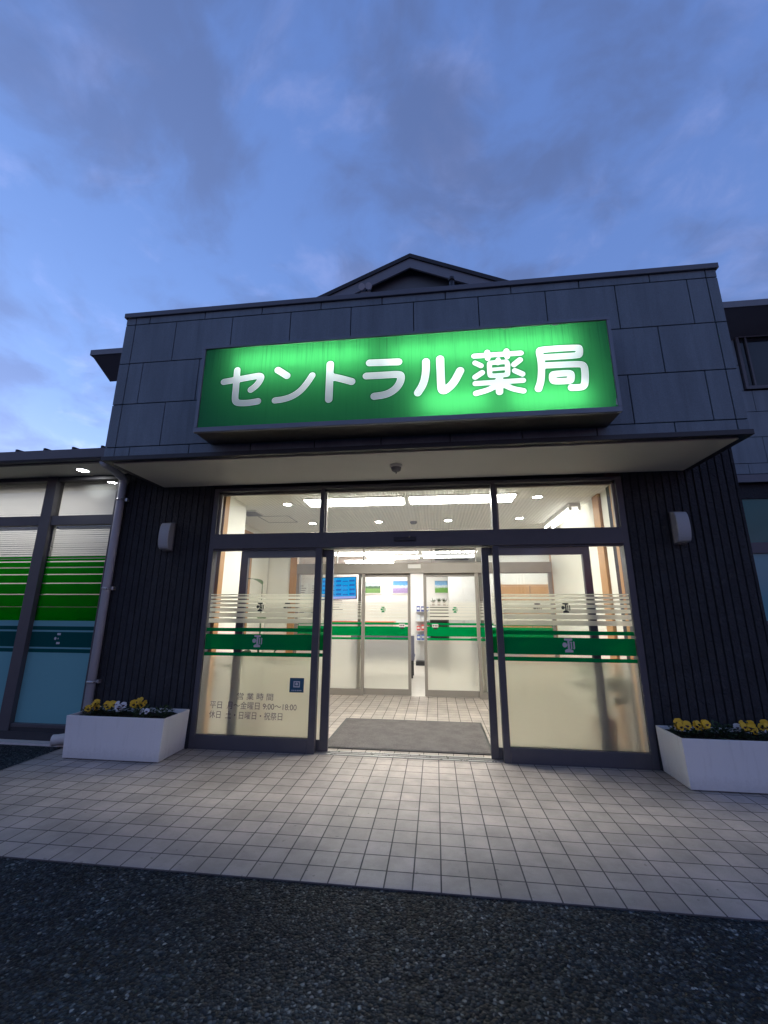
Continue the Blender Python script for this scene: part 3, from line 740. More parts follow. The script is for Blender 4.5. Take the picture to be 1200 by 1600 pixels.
# main roof with a cross gable
YE = 2.4; ZE = 6.44; SL = .45
m = MB()
x0, x1, yb = -6.447, 12.0, 12.0; rid = (yb-YE)/2
zt = ZE+SL*rid
a, b, c, d = (x0, YE, ZE), (x1, YE, ZE), (x1, yb, ZE), (x0, yb, ZE)
e, f = (x0+rid, YE+rid, zt), (x1-rid, YE+rid, zt)
m.face([a, b, f, e]); m.face([b, c, f]); m.face([c, d, e, f]); m.face([d, a, e]); m.face([d, c, b, a])
rf = m.build('main_roof', 'roof', B)
m = MB(); m.box(x0, x1, YE-.025, YE-.001, 6.325, 6.445); m.box(x0-.024, x0-.001, YE-.025, yb, 6.325, 6.445); m.build('eave_board', 'rake', rf, bevel=.003)
m = MB(); m.prism([(YE, 6.32), (YE, 6.34), (YU+.03, 6.34), (YU+.03, 6.06)], 'x', x0+.01, x1)
m.build('eave_soffit', 'rake', rf)
# cross gable
GA = 8.035; hw = (GA-6.46)/SL
m = MB()
t = .085
m.prism([(-hw, GA-SL*hw), (0, GA), (hw, GA-SL*hw), (hw, GA-SL*hw-t), (0, GA-t), (-hw, GA-SL*hw-t)], 'y', YE-.05, 8.0)
gr = m.build('gable_roof', 'roof', B)
m = MB(); t1, t2 = .0855, .30
m.prism([(-hw, GA-SL*hw-t1), (0, GA-t1), (hw, GA-SL*hw-t1), (hw, GA-SL*hw-t2), (0, GA-t2), (-hw, GA-SL*hw-t2)], 'y', YE-.02, YE+.02)
m.build('rake_board', 'rake', gr, bevel=.004)
m = MB(); m.prism([(-hw+.1, 6.3), (0, GA-.15), (hw-.1, 6.3)], 'y', YE+.16, YE+.24); m.build('gable_wall', 'gable_face', B)

# ------------------------------------------------------------------ lit shop sign
SX0, SX1, SZ0, SZ1 = -1.725, 1.80, 2.825, 3.672; SYF, SYB = -1.118, CY-.002
sign = thing('shop_sign', 'long green back lit box sign with white Japanese lettering on canopy', 'sign', (0, SYB, 2.83))
m = MB()
fw = .027
for (mm, ya, yb_, d) in ((MB(), SYF-.014, SYF+.020, 0), (MB(), SYF+.0205, SYB, .004)):
    mm.box(SX0+d, SX1-d, ya, yb_, SZ0+d, SZ0+.044); mm.box(SX0+d, SX1-d, ya, yb_, SZ1-.026, SZ1-d)
    mm.box(SX0+d, SX0+fw, ya, yb_, SZ0+.0445, SZ1-.0265); mm.box(SX1-fw, SX1-d, ya, yb_, SZ0+.0445, SZ1-.0265)
    mm.build('cabinet' if d else 'rim', 'sign_body' if d else 'sign_frame', sign, bevel=.003)
m = MB(); a0, a1, b0, b1 = SX0+fw+.001, SX1-fw-.001, SZ0+.0455, SZ1-.0275
m.box(a0, a1, SYB-.006, SYB-.002, b0, b1); m.box(a0, a1, SYF+.006, SYB-.0065, b0, b0+.003); m.box(a0, a1, SYF+.006, SYB-.0065, b1-.003, b1)
m.box(a0, a0+.003, SYF+.006, SYB-.0065, b0+.0035, b1-.0035); m.box(a1-.003, a1, SYF+.006, SYB-.0065, b0+.0035, b1-.0035)
m.build('lining', 'sign_white_in', sign)
# fluorescent tubes inside: the lower left one has failed
ty = SYF+.14
for (x0, x1, z) in ((-1.40, -.20, 3.50), (-.02, 1.50, 3.475), (.26, .80, 3.0), (.96, 1.58, 2.985)):
    m = MB(); m.tube([(x0, ty, z), (x1, ty, z)], .016, 10); m.build('tube', 'sign_tube', sign)
m = MB(); m.tube([(-1.56, ty, 3.0), (.04, ty, 3.0)], .016, 10); t = m.build('tube', 'grey_plastic', sign); t['label'] = 'dead tube behind the dark lower left of the sign'
# face sheet with signed distance of the lettering
STROKES = [[0.0298,[[-1.497,3.306],[-1.332,3.325],[-1.199,3.343],[-1.164,3.344],[-1.149,3.328],[-1.164,3.287],[-1.192,3.246],[-1.237,3.212]]],[0.0298,[[-1.382,3.415],[-1.378,3.244],[-1.378,3.132],[-1.365,3.099],[-1.328,3.087],[-1.249,3.084],[-1.164,3.095]]],[0.0306,[[-1.002,3.389],[-0.914,3.326]]],[0.0289,[[-1.008,3.094],[-0.928,3.1],[-0.852,3.124],[-0.786,3.169],[-0.73,3.239],[-0.686,3.315]]],[0.0325,[[-0.529,3.411],[-0.53,3.076]]],[0.032,[[-0.519,3.293],[-0.428,3.265],[-0.335,3.231]]],[0.032,[[-0.182,3.4],[0.067,3.391]]],[0.032,[[-0.208,3.275],[-0.056,3.273],[0.069,3.274],[0.092,3.256],[0.083,3.197],[0.042,3.134],[-0.034,3.089],[-0.138,3.08]]],[0.032,[[0.301,3.376],[0.299,3.272],[0.276,3.166],[0.228,3.089]]],[0.0331,[[0.42,3.392],[0.421,3.121],[0.433,3.095],[0.461,3.101],[0.526,3.161],[0.582,3.27]]],[0.022,[[0.702,3.398],[1.081,3.398]]],[0.022,[[0.811,3.427],[0.812,3.369]]],[0.022,[[0.967,3.427],[0.969,3.372]]],[0.0198,[[0.895,3.349],[0.891,3.319]]],[0.0198,[[0.821,3.318],[0.83,3.326],[0.959,3.326],[0.968,3.316],[0.965,3.213],[0.956,3.205],[0.828,3.204],[0.82,3.214],[0.821,3.318]]],[0.0154,[[0.832,3.263],[0.955,3.265]]],[0.022,[[0.707,3.333],[0.754,3.304]]],[0.0231,[[0.701,3.201],[0.76,3.24]]],[0.0231,[[1.07,3.336],[1.019,3.296]]],[0.0231,[[1.022,3.239],[1.08,3.205]]],[0.022,[[0.7,3.143],[1.082,3.147]]],[0.0287,[[0.896,3.195],[0.889,3.056]]],[0.0231,[[0.882,3.126],[0.811,3.08],[0.701,3.054]]],[0.0231,[[0.909,3.13],[0.989,3.078],[1.077,3.053]]],[0.0276,[[1.194,3.063],[1.218,3.126],[1.232,3.218],[1.236,3.323],[1.226,3.401],[1.241,3.418],[1.535,3.415],[1.543,3.403],[1.538,3.353],[1.524,3.341],[1.245,3.344]]],[0.0276,[[1.244,3.27],[1.531,3.264],[1.56,3.252],[1.566,3.206],[1.555,3.092],[1.54,3.062],[1.51,3.055],[1.448,3.057]]],[0.0276,[[1.312,3.18],[1.327,3.188],[1.445,3.189],[1.458,3.177],[1.451,3.128],[1.439,3.118],[1.326,3.121],[1.31,3.132],[1.312,3.18]]]]
nx, nz = 353, 78
gx = np.linspace(SX0+fw+.0005, SX1-fw-.0005, nx); gz = np.linspace(SZ0+.045, SZ1-.0266, nz)
GX, GZ = np.meshgrid(gx, gz); D = np.full(GX.shape, 9.0)
def chaikin(P, n=2):
    closed = P[0] == P[-1]
    for _ in range(n):
        if len(P) < 3: return P
        Q = [] if closed else [P[0]]
        for a, b in zip(P[:-1], P[1:]):
            Q.append([.75*a[0]+.25*b[0], .75*a[1]+.25*b[1]]); Q.append([.25*a[0]+.75*b[0], .25*a[1]+.75*b[1]])
        if closed: Q.append(Q[0])
        else: Q.append(P[-1])
        P = Q
    return P
for rad, P in STROKES:
    P = chaikin(P, 2)
    for (ax, az), (bx, bz) in zip(P[:-1], P[1:]):
        dx, dz = bx-ax, bz-az; L = dx*dx+dz*dz+1e-12
        t = np.clip(((GX-ax)*dx+(GZ-az)*dz)/L, 0, 1)
        D = np.minimum(D, np.hypot(GX-ax-t*dx, GZ-az-t*dz)-rad)
vs = np.stack([GX.ravel(), np.full(GX.size, SYF), GZ.ravel()], 1)-np.array(world_loc(sign))
idx = np.arange(nx*nz).reshape(nz, nx)
fs = np.stack([idx[:-1, :-1].ravel(), idx[:-1, 1:].ravel(), idx[1:, 1:].ravel(), idx[1:, :-1].ravel()], 1)
me = bpy.data.meshes.new('sign_face'); me.from_pydata(vs.tolist(), [], fs.tolist()); me.materials.append(sign_mat())
at = me.attributes.new('letter_dist', 'FLOAT', 'POINT'); at.data.foreach_set('value', D.ravel().astype(np.float32)); me.update()
sf = bpy.data.objects.new('sign_face', me); COL.objects.link(sf); sf.parent = sign
# chipped strips of backing showing along the edge
for (a, b, z, dz) in ((.93, 1.02, SZ1-.034, .009), (1.34, 1.41, SZ1-.036, .007)):
    m = MB(); m.prism([(a, z+.01), (b, z+.01), (b-.01, z+.002), (a+.03, z-dz*.4), (a+.008, z+.003)], 'y', SYF-.003, SYF-.0005); m.build('chipped_edge', 'white_plastic', sign)
m = MB(); m.prism([(1.762, 2.89), (1.7745, 2.885), (1.7745, 2.95), (1.768, 2.94)], 'y', SYF-.003, SYF-.0005)
m.build('chipped_edge', 'white_plastic', sign)

# ------------------------------------------------------------------ wall lamps
def wall_lamp(x, label):
    o = thing('wall_lamp', label, 'lamp', (x, -.012, 2.11), 'wall lamps beside the entrance')
    m = MB(); m.box(x-.055, x+.055, -.034, -.012, 1.955, 2.275); m.build('back_plate', 'lamp_metal', o, bevel=.005)
    n = 12; prof = [(-.035, 1.962), (-.035, 2.268)]
    for k in range(n+1):
        a = math.pi/2-math.pi*k/n
        prof.append((-.055-.075*max(0, math.cos(a))**.55, 2.115+.150*math.sin(a)))
    m = MB(); m.prism(prof, 'x', x-.058, x+.058); m.build('cover', 'lamp_opal', o, bevel=.008)
    return o
wall_lamp(-2.585, 'unlit curved wall lamp on the dark wall above the planter by the downpipe')
wall_lamp(2.665, 'unlit curved wall lamp on the dark wall beside the plain frosted panel')

# ------------------------------------------------------------------ planters and pansies
def planter(x0, x1, label):
    y0, y1, h = -.425, -.030, .366; t = .014; tp = .018
    o = thing('planter', label, 'planter', ((x0+x1)/2, (y0+y1)/2, 0), 'white planters against the ribbed walls')
    m = MB()
    def ring(e, z, ins=0.0): return [(x0-e+ins, y0-e*.4+ins, z), (x1+e-ins, y0-e*.4+ins, z), (x1+e-ins, y1-ins, z), (x0-e+ins, y1-ins, z)]
    A = ring(0, .008); Bv = ring(tp, h); Cv = ring(tp, h, t); Dv = ring(tp*.8, h-.12, t)
    vs = A+Bv+Cv+Dv; fs = [(3, 2, 1, 0)]
    for k in range(3):
        for i in range(4): fs.append((4*k+i, 4*k+(i+1) % 4, 4*k+4+(i+1) % 4, 4*k+4+i))
    m.poly(vs, fs); m.build('box', 'planter', o, bevel=.004)
    m = MB(); n = 16
    sx = [x0+.0+(x1-x0)*k/n for k in range(n+1)]; sy = [y0+.012+(y1-y0-.026)*k/6 for k in range(7)]
    for i in range(n):
        for j in range(6):
            q = [(sx[i], sy[j]), (sx[i+1], sy[j]), (sx[i+1], sy[j+1]), (sx[i], sy[j+1])]
            m.face([(a, b, h-.035+.010*math.sin(a*23+b*31)) for a, b in q])
    m.build('soil', 'soil', o)
    for a in (x0+.06, x1-.06):
        for b in (y0+.05, y1-.05):
            m = MB(); m.box(a-.03, a+.03, b-.03, b+.03, 0.0005, .0078); m.build('foot', 'black', o)
    return o
planter(-3.085, -2.140, 'white planter of yellow and white pansies beside the opening hours panel')
planter(2.232, 3.175, 'white planter of yellow pansies beside the plain frosted door panel')

def petal_flower():
    """a pansy face in its local frame, looking along -y, about 5 cm across"""
    m = MB()
    def petal(ang, L, wd, y, tone=0):
        n = 8; c = []
        for k in range(n+1):
            t = k/n; a = math.pi*t
            rr = L*(.15+.85*math.sin(a)**.6) if 0 < t < 1 else L*.12
            c.append((wd*math.cos(a)*-1*(0.55+.45*math.sin(a)), .1*L+rr*.95))
        pts = [(0, 0)]+c
        ca, sa = math.cos(ang), math.sin(ang)
        m.face([(x*ca-z*sa, y-.004*abs(x)/wd+.05*(x*x+z*z)/L, x*sa+z*ca) for x, z in pts], tone)
    petal(R_(28), .026, .019, .004); petal(R_(-28), .026, .019, .0055)
    petal(R_(95), .024, .016, .0015); petal(R_(-95), .024, .016, .0025)
    petal(R_(180), .026, .021, 0.0)
    for ang, L in ((180, .014), (128, .012), (232, .012)):
        a = R_(ang); ca, sa = math.cos(a), math.sin(a)
        pts = [(0, -.001), (-.006, L*.8), (0, L), (.006, L*.8)]
        m.face([(x*ca-z*sa, -.0022, x*sa+z*ca) for x, z in pts], 1)
    m.tube([(0, .004, -.002), (0, .012, -.02), (0, .018, -.06)], .0012, 5, 2)
    return m
FL = {}
for key, pm in (('yellow', 'yellow'), ('white', 'white_petal')):
    mm = petal_flower(); tmp = mm.build('flower_'+key, [pm, 'blotch', 'leaf'], None, fix=False); FL[key] = tmp.data; bpy.data.objects.remove(tmp)
def pansy(x, y, kind, nfl, label, sp=.055, top=.10):
    z0 = .335
    o = thing('pansy', label, 'flower', (x, y, z0), 'pansies growing in the planters')
    m = MB()
    for k in range(190):
        a = rng.uniform(0, 2*math.pi); r = sp*1.5*math.sqrt(rng.random()); z = z0+rng.uniform(.0, .115)*(1-.4*r/sp/1.25)
        c = Vector((x+r*math.cos(a), y+r*math.sin(a)*.9, z)); L = rng.uniform(.018, .034); wd = L*.42
        d = Vector((math.cos(a+rng.uniform(-1, 1)), math.sin(a+rng.uniform(-1, 1)), rng.uniform(-.2, .8))).normalized()
        s = d.cross(Vector((0, 0, 1))).normalized()*wd
        m.face([c, c+d*L*.5+s, c+d*L, c+d*L*.5-s])
    m.build('foliage', 'leaf', o, fix=False)
    for k in range(nfl):
        a = 2*math.pi*k/max(1, nfl)+rng.uniform(-.5, .5); r = sp*rng.uniform(.45, 1.0)
        f = bpy.data.objects.new('flower', FL[kind]); COL.objects.link(f); f.parent = o
        f.location = (r*math.cos(a), r*math.sin(a)*.8-.01, rng.uniform(top*.62, top*1.05))
        s = rng.uniform(1.05, 1.4); f.scale = (s, s, s)
        f.rotation_euler = (R_(rng.uniform(-32, 0)), R_(rng.uniform(-22, 22)), R_(rng.uniform(-45, 45)))
    return o
pansy(-2.985, -.25, 'yellow', 6, 'yellow pansy at the downpipe end of its planter')
pansy(-2.845, -.22, 'yellow', 4, 'yellow pansy next to the white one in the middle of the planter')
pansy(-2.715, -.23, 'white', 4, 'white pansy between yellow pansies in the middle of the planter')
pansy(-2.575, -.16, 'yellow', 6, 'taller yellow pansy behind the white ones', top=.125)
pansy(-2.425, -.30, 'white', 2, 'sparse white pansy low at the front of the planter', top=.07)
pansy(-2.275, -.22, 'white', 0, 'pansy without flowers in the corner by the opening hours')
pansy(2.345, -.20, 'yellow', 6, 'dense yellow pansy at the door end of its planter')
pansy(2.475, -.22, 'yellow', 6, 'bushy yellow pansy second from the door panel')
pansy(2.605, -.22, 'white', 0, 'pansy without flowers between the yellow ones and the white one')
pansy(2.735, -.20, 'white', 1, 'white pansy among yellow ones away from the door')
pansy(2.845, -.22, 'yellow', 6, 'yellow pansy beside a white one away from the door')
pansy(2.985, -.20, 'yellow', 4, 'yellow pansy at the far end of its planter')

# ------------------------------------------------------------------ downpipe and drain
o = thing('downpipe', 'grey downpipe bending from the gutter down the corner of the dark wall', 'pipe', (-3.2, -.06, 0))
px = -3.222
m = MB(); m.tube([(-3.17, -.44, 2.875), (-3.175, -.41, 2.855), (-3.185, -.30, 2.84), (px, -.10, 2.815), (px, -.062, 2.79), (px, -.055, 2.74), (px, -.055, .16)], .041, 16)
m.build('pipe', 'pipe', o)
for z in (2.55, 1.55, .6):
    m = MB(); m.tube([(px, -.055, z-.012), (px, -.055, z+.012)], .046, 16); m.box(px+.0465, px+.075, -.05, -.011, z-.015, z+.02); m.build('bracket', 'steel', o)
m = MB(); m.tube([(px, -.055, .175), (px-.004, -.06, .13), (px-.03, -.075, .095), (px-.09, -.10, .080), (px-.20, -.14, .068), (px-.235, -.152, .064)], [.047, .048, .049, .050, .050, .054], 16)
m.build('elbow', 'pipe_white', o)

# ------------------------------------------------------------------ lights
def downlight(x, y, z, mat, label, group, r=.055):
    o = thing('downlight', label, 'ceiling light', (x, y, z), group)
    m = MB(); m.lathe((x, y), [(r+.022, z-.0005), (r+.020, z-.006), (r, z-.007), (r-.004, z-.002)]); m.build('trim_ring', 'white_plastic', o)
    m = MB(); m.disc((x, y), r-.004, z-.004); m.build('lamp', mat, o, fix=False)
    return o
G = 'downlights in the entrance ceiling'
downlight(-1.53, .74, ZC, 'bulb', 'lit downlight near the left end of the front ceiling panel light', G)
downlight(1.57, .70, ZC, 'bulb', 'lit downlight near the right end of the front ceiling panel light', G)
downlight(-1.54, 1.91, ZC, 'bulb', 'lit downlight in the rear row above the left glass panel', G)
downlight(-.50, 1.90, ZC, 'bulb', 'lit downlight in the rear row left of the smoke detector', G)
downlight(.55, 1.90, ZC, 'bulb', 'lit downlight in the rear row right of the smoke detector', G)
downlight(1.58, 1.85, ZC, 'bulb', 'lit downlight in the rear row beside the bare tube light', G)
downlight(-3.66, -.17, 2.886, 'bulb_out', 'lit downlight under the eave above the blinds window', None, .06)
def panel_light(x0, x1, y0, y1, z, label, mat='tube', group=None, name='ceiling_panel_light'):
    o = thing(name, label, 'ceiling light', ((x0+x1)/2, (y0+y1)/2, z), group)
    m = MB(); m.box(x0-.02, x1+.02, y0-.02, y0, z-.012, z-.0005); m.box(x0-.02, x1+.02, y1, y1+.02, z-.012, z-.0005)
    m.box(x0-.02, x0, y0, y1, z-.012, z-.0005); m.box(x1, x1+.02, y0, y1, z-.012, z-.0005); m.build('rim', 'white_plastic', o)
    m = MB(); m.box(x0+.001, x1-.001, y0+.001, y1-.001, z-.022, z-.002); m.build('diffuser', mat, o)
    return o
panel_light(-1.235, -.03, .52, .82, ZC, 'long lit ceiling panel light above the opening hours side', group='panel lights inside the entrance')
panel_light(.06, 1.285, .52, .82, ZC, 'long lit ceiling panel light above the plain panel side', group='panel lights inside the entrance')
o = thing('tube_light', 'bare twin fluorescent tubes under the ceiling by the wood post', 'ceiling light', (2.08, 1.65, ZC))
m = MB(); m.box(2.02, 2.16, 1.02, 2.28, ZC-.05, ZC-.0005); m.build('batten', 'white_plastic', o, bevel=.004)
for x in (2.035, 2.145):
    m = MB(); m.tube([(x, 1.05, ZC-.075), (x, 2.25, ZC-.075)], .014, 10); m.build('tube', 'tube_bare', o)
    m = MB(); m.box(x-.016, x+.016, 1.025, 1.049, ZC-.092, ZC-.0505); m.box(x-.016, x+.016, 2.251, 2.275, ZC-.092, ZC-.0505); m.build('socket', 'white_plastic', o)
G = 'strip lights in the waiting room ceiling'
ZW = 2.70
for (x0, x1, y, lab) in ((-2.05, -.78, 5.55, 'waiting room strip light nearest the hanging screen'), (-1.35, -.05, 6.2, 'waiting room strip light left of the ceiling grille'),
                         (-2.1, -.79, 7.1, 'waiting room strip light close to the pictures wall'), (.07, 1.29, 6.1, 'waiting room strip light crossing under the black ceiling grille'),
                         (1.45, 2.7, 4.6, 'waiting room strip light over the wooden door'), (-1.6, -.4, 3.9, 'waiting room strip light just behind the inner doors'), (1.6, 2.8, 3.7, 'waiting room strip light behind the right inner panel')):
    panel_light(x0, x1, y-.09, y+.09, ZW-.03, lab, 'room_tube', G, 'strip_light')
o = thing('wing_ceiling_light', 'ceiling light behind the closed blinds of the side window', 'ceiling light', (-4.4, .6, 2.85))
m = MB(); m.box(-5.9, -3.55, .45, .75, 2.80, 2.851); m.build('housing', 'white_plastic', o)
m = MB(); m.face([(-5.88, .73, 2.798), (-3.57, .73, 2.798), (-3.57, .47, 2.798), (-5.88, .47, 2.798)]); m.build('diffuser', emit('wing_tube', (1, .97, .92), 13), o, fix=False)

# detectors, vents, roof bits
o = thing('soffit_sensor', 'round grey detector under the white canopy soffit', 'detector', (-.014, -.465, 2.69))
m = MB(); m.lathe((-.014, -.465), [(.062, 2.6965), (.062, 2.680), (.052, 2.672)], 24); m.build('base', 'white_plastic', o)
m = MB(); m.lathe((-.014, -.465), [(.050, 2.6719), (.044, 2.645), (.026, 2.632), (.0005, 2.628)], 24); m.tube([(-.014, -.465, 2.629), (-.014, -.465, 2.612)], .006, 8); m.build('dome', 'grey_plastic', o)
o = thing('smoke_detector', 'small round smoke detector on the entrance ceiling', 'detector', (.03, 1.95, ZC))
m = MB(); m.lathe((.03, 1.95), [(.055, ZC-.0005), (.055, ZC-.015), (.040, ZC-.035), (.0005, ZC-.040)], 22); m.build('body', 'grey_plastic', o)
o = thing('air_vent', 'white louvred air vent on the ceiling by the left wall', 'vent', (-2.2, 1.12, ZC))
m = MB(); m.box(-2.32, -2.06, .98, 1.30, ZC-.018, ZC-.0005); m.build('frame', 'white_plastic', o, bevel=.003)
m = MB()
for k in range(5): m.box(-2.30, -2.08, 1.01+.055*k, 1.04+.055*k, ZC-.022, ZC-.0185)
m.build('slats', 'grey_plastic', o)
o = thing('security_light', 'small twin floodlight on the parapet below the gable', 'lamp', (-.35, -.45, 4.28))
m = MB(); m.tube([(-.345, -.45, 4.28), (-.345, -.45, 4.70)], .014, 8); m.build('stem', 'grey_plastic', o)
for q in (-1, 1):
    m = MB(); m.tube([(-.345+q*.038, -.50, 4.755), (-.345+q*.030, -.43, 4.785)], [.036, .028], 14); m.build('head', 'pipe', o)
m = MB(); m.box(-.40, -.29, -.465, -.435, 4.70, 4.718); m.build('bracket', 'grey_plastic', o)
o = thing('vent_pipe', 'dark upright vent pipe behind the parapet in front of the gable', 'pipe', (.6, -.35, 4.28))
m = MB(); m.tube([(.593, -.35, 4.28), (.593, -.35, 4.86)], .026, 14); m.build('pipe', 'trim_black', o)
m = MB(); m.tube([(.593, -.35, 4.86), (.593, -.35, 4.90)], [.033, .033], 14); m.build('cap', 'trim_black', o)

# ------------------------------------------------------------------ doormat and indoor things
o = thing('doormat', 'wide grey doormat on the tiles inside the open doors', 'doormat', (0, .8, 0))
m = MB(); m.box(-.80, .83, .225, 1.37, .0008, .011); m.build('pile', 'carpet', o, bevel=.003)
m = MB(); m.frame(-.825, .855, .20, 1.395, 0, 1, .0245, .0245, .0245, .0245)
q = MB(); q.f, q.mi, q.sm = m.f, m.mi, m.sm; q.v = [(v[0], v[2], .0006+v[1]*.007) for v in m.v]; q.build('rubber_border', 'black', o)

def house_plant(x, y, leaves, label, h=1.0, pot_r=.14, spread=.5, lk=1.0, ymin=.17):
    o = thing('potted_plant', label, 'plant', (x, y, 0))
    m = MB(); m.lathe((x, y), [(.0005, .001), (pot_r*.75, .001), (pot_r, .30), (pot_r-.015, .30), (pot_r-.03, .27)], 24); m.build('pot', 'pot', o)
    m = MB(); m.disc((x, y), pot_r-.031, .268, up=True); m.build('soil', 'soil', o)
    st = MB(); lf = MB()
    for k in range(leaves):
        a = 2.4*k+rng.uniform(-.3, .3); el = rng.uniform(.35, 1.0); H = h*(.55+.5*rng.random())
        top = Vector((x+math.cos(a)*spread*(1-el)*.9, y+math.sin(a)*spread*(1-el)*.9, .3+H*el))
        st.tube([(x, y, .265), ((x+top.x)/2, (y+top.y)/2, .28+H*el*.6), top], .005, 6)
        d = Vector((math.cos(a), math.sin(a), .95)).normalized(); s = Vector((-math.sin(a), math.cos(a), 0)); s = (s if k % 3 == 0 else Matrix.Rotation(rng.uniform(-.4, .4), 3, d) @ d.cross(Vector((0, 1, .2))).normalized()); L = rng.uniform(.24, .38)*lk
        rows = []
        for j in range(7):
            t = j/6; wd = (.052+.02*lk)*math.sin(math.pi*min(1, t*.95+.03))**.8
            c = top+d*L*t+Vector((math.cos(a), math.sin(a), -1.0))*(.42*L*t*t)
            c.y = max(c.y, ymin+.06); rows.append((c-s*wd, c+Vector((0, 0, -.010)), c+s*wd))
        for r0, r1 in zip(rows[:-1], rows[1:]):
            lf.face([r0[0], r0[1], r1[1], r1[0]], 0, True); lf.face([r0[1], r0[2], r1[2], r1[1]], 0, True)
    st.build('stem', 'plant_leaf', o); lf.build('foliage', 'plant_leaf', o, fix=False)
    return o
house_plant(-1.80, .80, 10, 'potted plant with long leaves behind the opening hours panel', 1.45, .15, .62)
house_plant(1.98, .50, 22, 'leafy potted plant blurred behind the frosted panel by the planter', .52, .12, .28, .6)

o = thing('hanging_screen', 'blue lit information screen hanging beyond the inner doors', 'screen', (-1.86, 5.0, 1.85))
ty = 5.0
def tilt(m):      # the screen leans forward a little
    q = MB(); q.f, q.mi, q.sm = m.f, m.mi, m.sm
    for v in m.v: q.v.append((v[0], v[1]-(v[2]-1.62)*.16, v[2]+(v[0]+1.4)*.03))
    return q
m = MB(); m.box(-2.36, -1.40, ty, ty+.05, 1.60, 2.09); tilt(m).build('case', 'black', o, bevel=.004)
m = MB(); m.face([(-2.345, ty-.002, 1.665), (-1.415, ty-.002, 1.665), (-1.415, ty-.002, 2.075), (-2.345, ty-.002, 2.075)]); tilt(m).build('display', 'tv_blue', o, fix=False)
m = MB(); m.face([(-2.345, ty-.002, 1.615), (-1.415, ty-.002, 1.615), (-1.415, ty-.002, 1.6645), (-2.345, ty-.002, 1.6645)]); tilt(m).build('footer', 'tv_pale', o, fix=False)
m = MB()
for r in range(4):
    for c in range(6): m.face([(-2.32+.152*c, ty-.004, 1.695+.095*r), (-2.20+.152*c, ty-.004, 1.695+.095*r), (-2.20+.152*c, ty-.004, 1.715+.095*r+.02*(c % 2)), (-2.32+.152*c, ty-.004, 1.715+.095*r+.02*(c % 2))])
tilt(m).build('table_cells', 'tv_dark', o, fix=False)
m = MB(); m.box(-1.90, -1.86, ty+.02, ty+.06, 2.09, 2.70); m.build('hanger', 'white_plastic', o)

def picture(x0, x1, z0, z1, sky, mid, land, label):
    y = YB-.03
    o = thing('picture', label, 'picture', ((x0+x1)/2, y, z0), 'landscape photographs on the waiting room wall')
    m = MB(); m.frame(x0-.02, x1+.02, z0-.02, z1+.02, y, y+.029, .02, .02, .02, .02); m.build('frame', 'white_plastic', o)
    mm, g = new_mat('landscape_print'); b = g.n('ShaderNodeBsdfPrincipled'); b.inputs['Roughness'].default_value = .5
    p = pos(g); sp = g.n('ShaderNodeSeparateXYZ'); g.l(p, sp.inputs[0])
    n = g.noise(p, 14, 5, .7)
    zz = g.math('ADD', g.math('DIVIDE', g.math('SUBTRACT', sp.outputs[2], z0), z1-z0), g.math('MULTIPLY_ADD', n, .35, -.17))
    c = g.ramp(zz, [(0, land), (.38, tuple(v*1.3 for v in land)), (.48, mid), (.6, mid), (.68, sky), (1, tuple(v*.7 for v in sky))])
    g.l(g.vmath('SCALE', c, g.smooth(g.noise(p, 45, 3, .7), .25, .75, .7, 1.25)), b.inputs['Base Color']); g.l(b.outputs[0], g.out.inputs[0])
    m = MB(); m.box(x0+.0005, x1-.0005, y+.01, y+.0285, z0+.0005, z1-.0005); m.build('print', mm, o)
picture(-1.64, -1.20, 1.845, 2.15, (.45, .55, .55), (.05, .10, .06), (.10, .20, .05), 'framed green garden photograph on the far wall')
picture(-.845, -.375, 1.845, 2.18, (.10, .35, .75), (.55, .65, .80), (.30, .22, .42), 'framed photograph of blue sky over a lavender field')
picture(.33, .80, 1.85, 2.18, (.20, .45, .75), (.6, .7, .75), (.10, .30, .04), 'framed photograph of blue sky over a green meadow')

def bench(x0, x1, y, label):
    o = thing('bench', label, 'bench', ((x0+x1)/2, y, 0), 'waiting room benches')
    m = MB(); m.prism([(y-.25, .36), (y-.27, .42), (y-.22, .46), (y+.20, .45), (y+.22, .38)], 'x', x0, x1); m.build('seat', 'fabric', o, bevel=.02)
    m = MB(); m.prism([(y-.30, .34), (y-.335, .60), (y-.35, .84), (y-.30, .86), (y-.275, .62), (y-.255, .47), (y-.272, .38)], 'x', x0-.01, x1+.01); m.build('backrest', 'fabric', o, bevel=.02)
    m = MB(); m.prism([(y-.352, .845), (y-.345, .875), (y-.30, .88), (y-.296, .862)], 'x', x0-.01, x1+.01); m.build('top_rail', 'white_plastic', o)
    for x in (x0+.05, x1-.05):
        for yy in (y-.24, y+.16):
            m = MB(); m.box(x-.02, x+.02, yy-.025, yy+.025, 0, .359); m.build('leg', 'black', o)
bench(-1.45, -.13, 5.1, 'grey blue bench with its end showing between the inner doors')
bench(1.0, 2.0, 4.5, 'grey blue bench blurred behind the right inner door')

